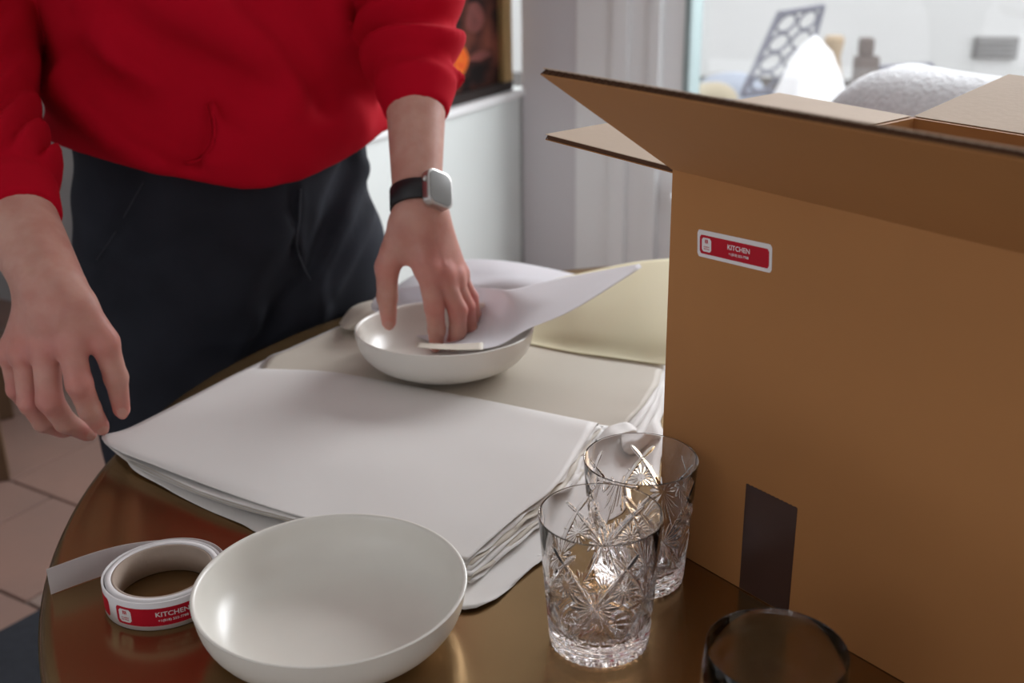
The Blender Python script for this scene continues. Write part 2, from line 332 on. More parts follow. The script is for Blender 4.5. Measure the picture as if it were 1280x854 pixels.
# dark planter lamp and bench arm
dd = at(1085, 78, 5.2)
ln = empty('garden_bench', (dd.x, dd.y, -0.05), 'dark bench back with a post rising at its left end beyond the window', 'bench')
bm = bmesh.new(); z0 = dd.z + 0.05
bx(bm, (-0.06, -0.04, z0 - 0.30), (0.045, 0.04, z0 + 0.03), None, 0.02); bx(bm, (-0.045, -0.035, z0 + 0.03), (0.015, 0.035, z0 + 0.11), None, 0.02); bx(bm, (-0.02, -0.035, 0.0), (0.03, 0.035, z0 - 0.3)); bm_obj('post', bm, mat('weathered_brown', (0.22, 0.18, 0.16), 0.7), ln)
b2 = at(1165, 70, 5.4); dv = (b2 - dd)
bm = bmesh.new(); tube(bm, [(0, 0, z0 - 0.03), (dv.x, dv.y, z0 - 0.05)], 0.016, 8); bm_obj('top_rail', bm, M['iron'], ln)
bm = bmesh.new(); tube(bm, [(dv.x, dv.y, z0 - 0.05), (dv.x, dv.y, 0)], 0.02, 8); bm_obj('leg', bm, M['iron'], ln)
# beige pot
bp = at(1043, 50, 5.6); o = lathe('clay_pot', [(0.001, -0.05), (0.10, -0.05), (0.07, bp.z * 0.5), (0.035, bp.z - 0.08), (0.05, bp.z), (0.04, bp.z + 0.02), (0.001, bp.z + 0.02)], 20, mat('beige_clay', (0.55, 0.42, 0.28), 0.8)); o.location = (bp.x, bp.y, 0)
tag(o, 'beige clay pot standing behind the white draped mound outside', 'pot')
# plaque on the outdoor wall
pq = empty('wall_vent', (0, 0, 0), 'grey rectangular vent on the white outdoor wall at upper right', 'vent')
def on_outer(x, y):                                                   # hit the stucco wall face
    R3 = Matrix.Rotation(math.radians(-14), 3, 'Z'); n = np.array(R3 @ Vector((0, -1, 0))); p0 = np.array([1.6, 8.2, 0]) + n * 0.1
    r = ray(x, y); return Vector(CAM + r * ((p0 - CAM) @ n) / (r @ n))
c = on_outer(1244, 59); pq.location = c; pq.rotation_euler = (0, 0, math.radians(-14))
wv = (on_outer(1272, 59) - on_outer(1216, 59)).length; hv = (on_outer(1244, 46) - on_outer(1244, 73)).length
box('vent_frame', (-wv / 2, -0.03, -hv / 2), (wv / 2, 0.0, hv / 2), M['plaque'], pq, bev=0.006)
for k in range(4):
    z = -hv / 2 + hv * (k + 0.7) / 4.6; box('slat', (-wv / 2 + 0.02, -0.045, z - 0.008), (wv / 2 - 0.02, -0.028, z + 0.008), mat('vent_slat', (0.42, 0.41, 0.40), 0.6), pq)
# low pale shrubs, one yellowish and one blue-grey, at lower left of the pane
for k, (x, y, r) in enumerate([(890, 116, 0.13), (915, 108, 0.22)]):
    p = at(x, y, 5.7 + 1.5 * k); o = uvs('pale_shrub', (p.x, p.y, p.z - r * 0.6), r, mat('pale_leaves', (0.50, 0.54, 0.62) if k else (0.60, 0.52, 0.38), 0.9), noise=0.1, sc=(1.2, 1, 1))
    tag(o, ['pale yellowish shrub low outside the left edge of the window', 'pale blue-grey shrub outside beside the iron chair'][k], 'shrub')
    p2 = p.z - r * 1.6
    bm = bmesh.new(); tube(bm, [(p.x, p.y, -0.05), (p.x, p.y, p2 + r)], 0.02, 6); bm_obj('stem', bm, M['timber'], o)

# ------------------------------------------------------------------ wooden chair at the left edge
wc_ = empty('wooden_chair', (-1.42, 2.50, 0.001), 'dark brown wooden chair mostly outside the left edge behind the wrist', 'chair', rz=math.radians(20))
box('seat', (-0.21, -0.21, 0.42), (0.21, 0.21, 0.45), M['timber'], wc_, bev=0.008)
for sx in (-1, 1):
    box('leg', (sx * 0.18 - 0.02, -0.20, 0.0), (sx * 0.18 + 0.02, -0.16, 0.42), M['timber'], wc_, bev=0.003)
    box('leg', (sx * 0.18 - 0.02, 0.16, 0.0), (sx * 0.18 + 0.02, 0.20, 0.42), M['timber'], wc_, bev=0.003)
    box('apron', (sx * 0.18 - 0.01, -0.16, 0.35), (sx * 0.18 + 0.01, 0.16, 0.42), M['timber'], wc_)
for sy in (-1, 1): box('apron', (-0.16, sy * 0.18 - 0.01, 0.35), (0.16, sy * 0.18 + 0.01, 0.42), M['timber'], wc_)
for sy in (-1, 1): box('back_post', (-0.21, sy * 0.18 - 0.02, 0.45), (-0.17, sy * 0.18 + 0.02, 0.92), M['timber'], wc_, bev=0.003)
for z in (0.58, 0.70, 0.84): box('back_slat', (-0.20, -0.16, z), (-0.18, 0.16, z + 0.05), M['timber'], wc_, bev=0.003)

# ------------------------------------------------------------------ rug and table
rg = onz(0, 795, 0.0); rg2 = onz(48, 769, 0.0)
rd = Vector((rg2 - rg)).normalized(); rn = Vector((rd.y, -rd.x, 0))
a0 = Vector(rg) - rd * 1.0; a1 = Vector(rg) + rd * 0.80
v = [a0, a1, a1 + rn * 2.0, a0 + rn * 2.0]
bm = bmesh.new(); vv = [bm.verts.new((p.x, p.y, 0.001)) for p in v]; f_ = bm.faces.new(vv)
r = bmesh.ops.extrude_face_region(bm, geom=[f_]); bmesh.ops.translate(bm, vec=(0, 0, 0.009), verts=[x for x in r['geom'] if isinstance(x, bmesh.types.BMVert)])
bmesh.ops.recalc_face_normals(bm, faces=bm.faces)
o = bm_obj('rug', bm, M['rug']); tag(o, 'dark charcoal rug on the terracotta floor under the table', 'rug')

TC = np.array([0.2532, 0.9604]); TR = 0.6534
tb = empty('round_table', (TC[0], TC[1], 0.010), 'round bronze-topped table carrying the paper, bowls, glasses and box', 'table')
h = TZ - 0.010
o = lathe('tabletop', [(0.0005, h), (TR - 0.012, h), (TR - 0.006, h + 0.0008), (TR - 0.002, h - 0.001), (TR, h - 0.005), (TR, h - 0.022), (TR - 0.004, h - 0.026), (0.0005, h - 0.026)], 160, M['bronze'], tb)
lathe('edge_band', [(TR - 0.001, h - 0.006), (TR + 0.0015, h - 0.007), (TR + 0.0015, h - 0.020), (TR - 0.001, h - 0.021)], 160, M['brass_edge'], tb)
lathe('pedestal', [(0.0005, h - 0.026), (0.20, h - 0.026), (0.12, h - 0.05), (0.05, h - 0.12), (0.045, 0.12), (0.07, 0.05), (0.0005, 0.05)], 48, M['dark_metal'], tb)
lathe('base_plate', [(0.0005, 0.05), (0.10, 0.045), (0.25, 0.02), (0.27, 0.0), (0.0005, 0.0)], 64, M['dark_metal'], tb)

# ------------------------------------------------------------------ cardboard box
YAW = math.radians(-52.21)
BC = np.array([0.1211, 0.847]); BH, BD, BW = 0.3192, 0.3009, 0.42
bo = empty('cardboard_box', (BC[0], BC[1], TZ + 0.0006), 'large open brown cardboard box standing on the right of the table', 'box', rz=YAW)
TH = 0.005
def board(name, L, H, core_edges, M4, parent):
    """corrugated board: L along x, H along y, thickness TH along -z; two liners with a fluted core between, coloured dark as the shade in the gap"""
    bm = bmesh.new()
    bx(bm, (0, 0, -0.0006), (L, H, 0)); a = len(bm.faces)
    bx(bm, (0, 0, -TH), (L, H, -TH + 0.0006)); b = len(bm.faces)
    bx(bm, (0.0012, 0.0012, -TH + 0.0006), (L - 0.0012, H - 0.0012, -0.0006)); c = len(bm.faces)
    bm.faces.ensure_lookup_table()
    # flute along the far edge (y = H) and both short edges
    n = int(L / 0.0032)
    for k in range(n):
        x0, x1 = L * k / n, L * (k + 1) / n
        z0 = -0.0006 if k % 2 else -TH + 0.0006; z1 = -TH + 0.0006 if k % 2 else -0.0006
        vs = [bm.verts.new(p) for p in ((x0, H - 0.0002, z0), (x1, H - 0.0002, z1), (x1, H - 0.0014, z1), (x0, H - 0.0014, z0))]; bm.faces.new(vs)
        w_ = 0.0004
        vs = [bm.verts.new(p) for p in ((x0, H - 0.0002, z0 - w_), (x1, H - 0.0002, z1 - w_), (x1, H - 0.0002, z1 + w_), (x0, H - 0.0002, z0 + w_))]; bm.faces.new(vs)
    bm.faces.ensure_lookup_table()
    for i, f in enumerate(bm.faces): f.material_index = 1 if i < a else (0 if i < b else 2)
    me = bpy.data.meshes.new(name); bm.to_mesh(me); bm.free()
    o = link(name, me, [M['card'], M['card_sheen'], M['card_shade']], parent); o.matrix_local = M4
    return o
def frame4(o, x, y):
    x = Vector(x).normalized(); y = Vector(y).normalized(); z = x.cross(y)
    return Matrix(((x.x, y.x, z.x, o[0]), (x.y, y.y, z.y, o[1]), (x.z, y.z, z.z, o[2]), (0, 0, 0, 1)))
def slab(name, lo, hi): return box(name, lo, hi, M['card'], bo)
# walls: both faces use the plain cardboard colour
def wallpanel(name, lo, hi, inner_axis, sign):
    bm = bmesh.new(); bx(bm, lo, hi); bm.normal_update()
    for f in bm.faces:
        n_ = f.normal
        f.material_index = 1 if n_[inner_axis] * sign > 0.5 else 0
    me = bpy.data.meshes.new(name); bm.to_mesh(me); bm.free(); return link(name, me, [M['card'], M['card']], bo)
wallpanel('front_panel', (0, 0, 0), (BW, TH, BH), 1, 1)
wallpanel('back_panel', (0, BD - TH, 0), (BW, BD, BH), 1, -1)
wallpanel('side_panel', (0, TH, 0), (TH, BD - TH, BH), 0, 1)
wallpanel('side_panel', (BW - TH, TH, 0), (BW, BD - TH, BH), 0, -1)
wallpanel('bottom_panel', (TH, TH, 0.002), (BW - TH, BD - TH, 0.002 + TH), 2, 1)
fa = math.radians(33.36); FLL = 0.150
# front flap: hinge along x at y=0, opens towards -y and up. its upper/inner face is +normal
board('front_flap', BW - 0.004, FLL, None, frame4((BW - 0.002, 0, BH + TH * 0.9), (-1, 0, 0), (0, -math.cos(fa), math.sin(fa))), bo)
la = math.radians(0.8)
board('side_flap', BD - 0.004, FLL, None, frame4((0, 0.002, BH + 0.001), (0, 1, 0), (-math.cos(la), 0, math.sin(la))), bo)
ba = math.radians(8)
board('back_flap', BW - 0.004, FLL, None, frame4((0.002, BD, BH + 0.001), (1, 0, 0), (0, math.cos(ba), math.sin(ba))), bo)
board('side_flap', BD - 0.004, FLL, None, frame4((BW, BD - 0.002, BH + 0.001), (0, -1, 0), (math.cos(la), 0, -math.sin(math.radians(12)))), bo)
# position of a picture point on the front face, in box coordinates
BR = Matrix.Rotation(-YAW, 3, 'Z'); nb = np.array([math.sin(YAW), -math.cos(YAW), 0.0])
def on_front(x, y):
    r = ray(x, y); p0 = np.array([BC[0], BC[1], TZ]); p = CAM + r * ((p0 - CAM) @ nb) / (r @ nb)
    return BR @ Vector(p - p0)
tp = [on_front(933, 605), on_front(997, 637)]
tx0, tx1, tz1 = tp[0].x, tp[1].x, (tp[0].z + tp[1].z) / 2
bm = bmesh.new()
n = 24; rows = []
for k in range(n + 1):
    x = tx0 + (tx1 - tx0) * k / n; rows.append((x, tz1 + (0.0007 if k % 2 else 0)))
for k in range(n):
    (xa, za), (xb, zb) = rows[k], rows[k + 1]
    bm.faces.new([bm.verts.new(p) for p in ((xa, -0.0003, 0.0005), (xb, -0.0003, 0.0005), (xb, -0.0003, zb), (xa, -0.0003, za))])
bmesh.ops.remove_doubles(bm, verts=bm.verts, dist=1e-5)
bmesh.ops.solidify(bm, geom=bm.faces[:], thickness=0.00015)
bm_obj('tape_strip', bm, M['tape'], bo)['label'] = 'dark brown packing tape end'

# ---- stickers ----
def text_polys(body, size, font_bold=True):
    cu = bpy.data.curves.new('txt', 'FONT'); cu.body = body; cu.size = size; cu.align_x = 'CENTER'; cu.align_y = 'CENTER'
    cu.offset = size * 0.018 if font_bold else 0.0; cu.resolution_u = 3
    o = bpy.data.objects.new('txt', cu); COL.objects.link(o)
    dg = bpy.context.evaluated_depsgraph_get(); me = bpy.data.meshes.new_from_object(o.evaluated_get(dg))
    v = [tuple(p.co) for p in me.vertices]; f = [tuple(p.vertices) for p in me.polygons]
    bpy.data.objects.remove(o); bpy.data.curves.remove(cu); bpy.data.meshes.remove(me)
    return v, f
SW, SH = 0.088, 0.0245
def sticker_layers():
    """list of (part name, 2D verts, faces, material, height)"""
    L = []
    def grid_rr(w, h, r, cx=0, cy=0):                                   # rounded rectangle as vertical strips so that it can bend
        n = max(4, int(w / 0.0016)); v, f = [], []
        for k in range(n + 1):
            x = -w / 2 + w * k / n; e = max(0, abs(x) - (w / 2 - r)); hh = h / 2 - (r - math.sqrt(max(0, r * r - e * e)))
            v += [(cx + x, cy - hh), (cx + x, cy + hh)]
        for k in range(n): f.append((2 * k, 2 * k + 2, 2 * k + 3, 2 * k + 1))
        return v, f
    v, f = grid_rr(SW, SH, 0.003); L.append(('sticker_base', v, f, M['sticker_white'], 0.00015))
    v, f = grid_rr(SW - 0.006, SH - 0.0075, 0.0025, 0, -0.0005); L.append(('red_field', v, f, M['sticker_red'], 0.00025))
    v, f = grid_rr(0.0115, 0.0125, 0.002, -SW / 2 + 0.0115, -0.0005); L.append(('logo_patch', v, f, M['sticker_white'], 0.00035))
    v, f = text_polys('KITCHEN', 0.0062); v = [(x * 1.02 + 0.006, y + 0.0018) for x, y, z in v]; L.append(('lettering', v, f, M['sticker_white'], 0.00035))
    v, f = text_polys('+1(818) 555-7788', 0.0032); v = [(x + 0.006, y - 0.0040) for x, y, z in v]; L.append(('lettering', v, f, M['sticker_white'], 0.00035))
    # logo mark: small house-like emblem over two lines of tiny lettering
    cx, cy = -SW / 2 + 0.0115, 0.0025
    bars = [(-0.0018, -0.0016, -0.0010, 0.0012), (0.0010, -0.0016, 0.0018, 0.0012), (-0.0018, 0.0010, 0.0018, 0.0018), (-0.0010, -0.0004, 0.0010, 0.0003), (-0.0004, -0.0018, 0.0004, 0.0006)]
    v, f = [], []
    for a, b, c_, d_ in bars:
        i = len(v); v += [(cx + a, cy + b), (cx + c_, cy + b), (cx + c_, cy + d_), (cx + a, cy + d_)]; f.append((i, i + 1, i + 2, i + 3))
    L.append(('logo_mark', v, f, M['sticker_red'], 0.00045))
    for k, s in enumerate(('moving', 'service')):
        v, f = text_polys(s, 0.0024); v = [(x + cx, y - 0.0022 - 0.0019 * k) for x, y, z in v]; L.append(('logo_lettering', v, f, M['sticker_red'], 0.00045))
    return L
LAYERS = sticker_layers()
# sticker on the box
s0 = on_front(872, 304); s1 = on_front(965, 325)
sw = (s1 - s0).length; sc = sw / SW
sa = on_front(872, 287); sb = on_front(873, 321); sh = abs(sa.z - sb.z)
stk = None; tilt = math.atan2(s1.z - s0.z, s1.x - s0.x); cx, cz = (s0.x + s1.x) / 2, (s0.z + s1.z) / 2
for nm, v, f, m, hgt in LAYERS:
    sy_ = sh / SH
    v3 = [(cx + (x * math.cos(tilt) * sc - y * sy_ * math.sin(tilt)), -hgt, cz + (x * math.sin(tilt) * sc + y * sy_ * math.cos(tilt))) for x, y in v]
    if stk is None: stk = from_py('sticker', v3, f, m, bo); stk['label'] = 'white sticker with red field reading KITCHEN'
    else: from_py(nm, v3, f, m, stk)

# ------------------------------------------------------------------ sticker roll
rc = onz(203, 713, TZ + 0.024)
RO, RI, RH = 0.0465, 0.0385, 0.024
rl = empty('sticker_roll', (rc[0], rc[1], TZ + 0.0003), 'roll of KITCHEN stickers standing on edge at the left of the table', 'roll')
def ring(name, r0, r1, z0, z1, m, parent):
    return lathe(name, [(r0, z0), (r1, z0), (r1, z1), (r0, z1), (r0, z0)], 96, m, parent)
ring('core', RI - 0.0022, RI, 0.0005, RH - 0.0003, M['core'], rl)
ring('wound_stickers', RI, RO - 0.0034, 0.0, RH, M['sticker_white'], rl)
# outer, loose turn that leaves the roll and runs out as a tail to the left
def strip(name, path, h0, h1, m, parent, th=0.00025):
    v, f = [], []
    for i, p in enumerate(path):
        a = path[max(i - 1, 0)]; b = path[min(i + 1, len(path) - 1)]; dx, dy = b[0] - a[0], b[1] - a[1]; l = math.hypot(dx, dy); nx, ny = dy / l * th, -dx / l * th
        zz = p[2] if len(p) > 2 else 0
        v += [(p[0] + nx, p[1] + ny, h0 + zz), (p[0] + nx, p[1] + ny, h1 + zz), (p[0] - nx, p[1] - ny, h1 + zz), (p[0] - nx, p[1] - ny, h0 + zz)]
    n = len(path)
    for i in range(n - 1):
        for k in range(4): f.append((4 * i + k, 4 * i + (k + 1) % 4, 4 * i + 4 + (k + 1) % 4, 4 * i + 4 + k))
    f += [(0, 1, 2, 3), tuple(4 * (n - 1) + k for k in (3, 2, 1, 0))]
    return from_py(name, v, f, m, parent, False)
tail_end = (onz(58, 713, TZ + 0.023) - rc)[:2]
th0, th1 = math.radians(60), math.radians(60 + 395)
path = []
A_end = math.radians(108)
# tail: from end point to tangent point at angle A_end on the back, then clockwise round the roll
rad = RO + 0.0012
tpnt = np.array([rad * math.cos(A_end), rad * math.sin(A_end)])
for k in range(14):
    t = k / 13; s_ = tail_end * (1 - t) + tpnt * t; bul = 0.010 * math.sin(PI * t); path.append((s_[0] + 0.2 * bul, s_[1] + bul))
for k in range(1, 60):
    a = A_end - math.radians(135) * k / 59; r_ = rad + 0.0030 * math.sin(PI * k / 59) - 0.0030 * (k / 59); path.append((r_ * math.cos(a), r_ * math.sin(a)))
strip('loose_turn', path, 0.0003, RH - 0.0006, M['liner'], rl)
ring('outer_turn', RO - 0.0022, RO - 0.0015, 0.0003, RH - 0.0003, M['sticker_white'], rl)
def on_roll(layer_off, ang0):
    for nm, v, f, m, hgt in LAYERS:
        if nm == 'sticker_base': continue
        v3 = []
        for x, y in v:
            a = ang0 + (x / SW) * (0.086 / RO); rr = RO - 0.0007 + hgt
            v3.append((rr * math.cos(a), rr * math.sin(a), RH / 2 + y * 0.90))
        if nm == 'red_field': par = from_py('sticker_print', v3, f, m, rl)
        else: from_py(nm, v3, f, m, par)
ring('face_turn', RO - 0.0014, RO - 0.0007, 0.0002, RH - 0.0002, M['sticker_white'], rl)
on_roll(0, math.radians(-74)); on_roll(0, math.radians(-74 - 111))

# ------------------------------------------------------------------ bowls
def bowl(name, loc, label, tilt=(0, 0, 0)):
    R, Hh = 0.1005, 0.046
    pr = [(0.0005, 0.0), (0.058, 0.0), (0.060, 0.0012), (0.066, 0.002), (0.080, 0.0085), (0.0905, 0.018), (0.0965, 0.029), (R - 0.001, Hh - 0.002), (R - 0.0008, Hh - 0.0005), (R - 0.0022, Hh), (R - 0.0038, Hh - 0.0008),
          (R - 0.0052, Hh - 0.004), (0.0925, 0.030), (0.087, 0.020), (0.078, 0.012), (0.066, 0.0078), (0.045, 0.0062), (0.0005, 0.0058)]
    # smooth the profile
    out = []
    for i in range(len(pr) - 1):
        p0, p1, p2, p3 = pr[max(i - 1, 0)], pr[i], pr[i + 1], pr[min(i + 2, len(pr) - 1)]
        for k in range(3):
            t = k / 3; out.append(tuple(0.5 * (2 * p1[j] + (p2[j] - p0[j]) * t + (2 * p0[j] - 5 * p1[j] + 4 * p2[j] - p3[j]) * t * t + (3 * p1[j] - p0[j] - 3 * p2[j] + p3[j]) * t ** 3) for j in (0, 1)))
    out.append(pr[-1]); out = [(max(a, 0.0004), b) for a, b in out]
    o = lathe(name, out, 128, M['ceramic']); o.location = loc; o.rotation_euler = tilt; tag(o, label, 'bowl', 'off-white shallow bowls'); return o
fb = onz(413, 728, TZ + 0.046); bowl('bowl', (fb[0], fb[1], TZ + 0.0002), 'empty off-white shallow bowl at the front of the table')
bb = onz(555, 409, TZ + 0.056); BBZ = TZ + 0.0135
bb = onz(555, 409, BBZ + 0.046)
bowl('bowl', (bb[0], bb[1], BBZ), 'off-white shallow bowl on the paper under the reaching hand', (math.radians(-3.0), math.radians(0.5), 0))

# ------------------------------------------------------------------ glasses
def crystal_mesh():
    H_, Rt, Rb = 0.106, 0.0440, 0.0360
    NA, NZ = 480, 260; NR = 6
    zz = np.linspace(0.0, 1.0, NZ); aa = np.arange(NA) / NA
    A, Z = np.meshgrid(aa, zz)
    Rr = Rb + (Rt - Rb) * Z ** 0.9
    u = A * NR; depth = np.zeros_like(A)
    ulen = 2 * PI * 0.040 / NR                                          # metres per repeat
    def groove(ax, az, bx_, bz, width, d):                              # V-cut from a to b in (repeat, height) units, wrapped
        nonlocal depth
        for sh_ in range(-1, NR + 1):
            X = (u - (ax + sh_)) * ulen; Yy = (Z - az) * H_
            dx, dy = (bx_ - ax) * ulen, (bz - az) * H_; L2 = dx * dx + dy * dy
            t = np.clip((X * dx + Yy * dy) / L2, 0, 1); dd_ = np.hypot(X - t * dx, Yy - t * dy)
            taper = np.minimum(1, 3.5 * np.minimum(t + 0.06, 1.06 - t))
            depth = np.maximum(depth, d * np.clip(1 - dd_ / (width * taper), 0, 1))
    zc, zt, zb = 0.50, 0.80, 0.20
    for sx in (-0.5, 0.5):
        groove(0, zc, sx, zt, 0.0021, 0.0018); groove(0, zc, sx, zb, 0.0021, 0.0018)
    groove(0.5, zt, 0.30, 0.90, 0.0015, 0.0011); groove(0.5, zt, 0.70, 0.90, 0.0015, 0.0011)
    for k in range(20):                                                 # big star on every crossing
        a = 2 * PI * k / 20 + 0.08; L_ = 0.0175 if k % 2 == 0 else 0.0125
        groove(0, zc, math.cos(a) * L_ / ulen, zc + math.sin(a) * L_ / H_, 0.0014, 0.0014)
    for z_, L0 in ((zb + 0.03, 0.012), (zt - 0.16, 0.013)):
        for k in range(16):                                             # smaller stars between
            a = 2 * PI * k / 16 + 0.2; L_ = L0 if k % 2 else L0 * 0.72
            groove(0.5, z_, 0.5 + math.cos(a) * L_ / ulen, z_ + math.sin(a) * L_ / H_, 0.0012, 0.0012)
    for k in range(5):                                                  # fans at the foot
        a = PI / 2 + (k - 2) * 0.30
        groove(0, 0.15, math.cos(a) * 0.013 / ulen, 0.15 + math.sin(a) * 0.013 / H_, 0.0009, 0.0008)
    for z_ in (0.085, 0.125): depth = np.maximum(depth, 0.0010 * np.clip(1 - np.abs(Z - z_) * H_ / 0.0016, 0, 1))
    depth = np.maximum(depth, 0.0007 * (Z < 0.06) * (0.5 + 0.5 * np.cos(A * 2 * PI * 36)))
    rad_ = Rr - depth
    rad_ *= 1 - 0.10 * np.clip(1 - Z / 0.025, 0, 1) ** 2
    X = rad_ * np.cos(2 * PI * A); Y = rad_ * np.sin(2 * PI * A)
    v = list(np.stack([X.ravel(), Y.ravel(), (Z * H_).ravel()], 1)); f = []
    idx = np.arange(NZ * NA).reshape(NZ, NA)
    q0, q1, q2, q3 = idx[:-1], np.roll(idx, -1, 1)[:-1], np.roll(idx, -1, 1)[1:], idx[1:]
    f = np.stack([q0.ravel(), q1.ravel(), q2.ravel(), q3.ravel()], 1).tolist()
    # rim and inside (smooth)
    prof = [(Rt - 0.0002, H_ + 0.0004), (Rt - 0.0006, H_ + 0.0006), (Rt - 0.0010, H_ + 0.0004), (Rt - 0.0012, H_ - 0.0003), (Rt - 0.0030, H_ * 0.8), (Rb + 0.0016, H_ * 0.5), (Rb - 0.0015, 0.026), (Rb - 0.0035, 0.019), (Rb - 0.010, 0.0155), (0.0005, 0.0150)]
    base = NZ * NA
    prev = (NZ - 1) * NA + np.arange(NA)
    for (r_, z_) in prof:
        cur = len(v) + np.arange(NA)
        for a in aa: v.append((r_ * math.cos(2 * PI * a), r_ * math.sin(2 * PI * a), z_))
        f += [(int(prev[k]), int(prev[(k + 1) % NA]), int(cur[(k + 1) % NA]), int(cur[k])) for k in range(NA)]; prev = cur
    f.append(tuple(int(x) for x in prev))
    # bottom with a shallow star
    prev = np.arange(NA)
    for r_, z_ in ((0.030, 0.0), (0.022, 0.0012), (0.010, 0.0020), (0.0006, 0.0022)):
        cur = len(v) + np.arange(NA)
        for a in aa:
            zz_ = z_ + (0.0008 * (0.5 + 0.5 * math.cos(a * 2 * PI * 16)) if 0.005 < r_ < 0.028 else 0)
            v.append((r_ * math.cos(2 * PI * a), r_ * math.sin(2 * PI * a), zz_))
        f += [(int(prev[(k + 1) % NA]), int(prev[k]), int(cur[k]), int(cur[(k + 1) % NA])) for k in range(NA)]; prev = cur
    f.append(tuple(int(x) for x in prev[::-1]))
    me = bpy.data.meshes.new('crystal_tumbler'); me.from_pydata([tuple(map(float, p)) for p in v], [], f); me.update()
    me.materials.append(M['crystal']); me.polygons.foreach_set('use_smooth', [True] * len(me.polygons))
    return me
cm = crystal_mesh()
t1 = onz(751, 641, TZ + 0.107); t2 = onz(801, 572, TZ + 0.107)
for p, lb, rz in ((t1, 'cut crystal tumbler nearer the camera, overlapping the one behind', 0.35), (t2, 'cut crystal tumbler right beside the box, behind the other crystal one', 0.9)):
    o = bpy.data.objects.new('crystal_tumbler', cm); COL.objects.link(o); o.location = (p[0], p[1], TZ + 0.0003); o.rotation_euler = (0, 0, rz)
    tag(o, lb, 'glass', 'cut crystal tumblers')
g3 = onz(971, 812, TZ + 0.095)
pg_ = [(0.0005, 0.0), (0.028, 0.0), (0.034, 0.002), (0.0385, 0.010), (0.0425, 0.028), (0.0440, 0.050), (0.0435, 0.075), (0.0418, 0.0948), (0.0416, 0.0952), (0.0413, 0.0952), (0.0411, 0.0948), (0.0428, 0.075), (0.0433, 0.050), (0.0417, 0.029), (0.037, 0.014), (0.031, 0.0085), (0.0005, 0.0075)]
o = lathe('water_glass', pg_, 96, M['glass']); o.location = (g3[0], g3[1], TZ + 0.0003); tag(o, 'plain clear thin-walled glass at the bottom edge in front of the box', 'glass')

# ------------------------------------------------------------------ paper
def cat(p0, p1, p2, p3, t): return 0.5 * (2 * p1 + (p2 - p0) * t + (2 * p0 - 5 * p1 + 4 * p2 - p3) * t * t + (3 * p1 - p0 - 3 * p2 + p3) * t ** 3)
def dense(G, n):                                                        # Catmull-Rom along axis 0
    out = []; m = len(G)
    for i in range(m - 1):
        for k in range(n): out.append(cat(G[max(i - 1, 0)], G[i], G[i + 1], G[min(i + 2, m - 1)], k / n))
    out.append(G[-1]); return np.array(out)
def patch(name, rows, m, th=0.00035, n=8, wob=0.0006, seed=0, off=(0, 0, 0), world=False, ruf=0.0):
    G = np.array([[p if world else onz(p[0], p[1], TZ + p[2]) for p in r] for r in rows], float) + np.array(off)
    G = dense(G, n); G = np.transpose(dense(np.transpose(G, (1, 0, 2)), n), (1, 0, 2))
    a, b = G.shape[:2]; rs = np.random.RandomState(seed); ph = rs.rand(6) * 6
    I, J = np.meshgrid(np.linspace(0, 1, a), np.linspace(0, 1, b), indexing='ij')
    G[..., 2] += wob * (np.sin(7 * I + 5 * J + ph[0]) + 0.7 * np.sin(-6 * I + 13 * J + ph[1]) + 0.5 * np.sin(17 * I + 9 * J + ph[2])) / 2
    if ruf:                                                             # ruffled right and front edges
        we = np.maximum(np.clip((J - 0.80) / 0.2, 0, 1), 0.6 * np.clip((I - 0.85) / 0.15, 0, 1)) ** 1.5
        G[..., 2] += we * ruf * (np.sin(31 * I + 9 * J + ph[3]) + 0.6 * np.sin(57 * I - 23 * J + ph[4])) * 0.5 + we * ruf * 0.2
        G[..., 0] += we * ruf * 0.5 * np.sin(43 * I + ph[5]) ; G[..., 1] += we * ruf * 0.35 * rs.uniform(-1, 1, G.shape[:2])
    G[..., 2] = np.maximum(G[..., 2], TZ + 0.0006)
    v = G.reshape(-1, 3).tolist() ; k = len(v)
    v += (G.reshape(-1, 3) - np.array([0, 0, th])).tolist()
    f = []
    for i in range(a - 1):
        for j in range(b - 1):
            q = (i * b + j, i * b + j + 1, (i + 1) * b + j + 1, (i + 1) * b + j); f.append(q); f.append(tuple(x + k for x in q[::-1]))
    bd = [(0, j) for j in range(b)] + [(i, b - 1) for i in range(1, a)] + [(a - 1, j) for j in range(b - 2, -1, -1)] + [(i, 0) for i in range(a - 2, 0, -1)]
    bd = [i * b + j for i, j in bd]
    for s in range(len(bd)):
        p, q_ = bd[s], bd[(s + 1) % len(bd)]; f.append((q_, p, p + k, q_ + k))
    me = bpy.data.meshes.new(name); me.from_pydata(v, [], f)
    bm = bmesh.new(); bm.from_mesh(me); bmesh.ops.recalc_face_normals(bm, faces=bm.faces); bm.to_mesh(me); bm.free()
    o = link(name, me, m, None, True)
    return o
PG = 'sheets of packing paper spread on the table'
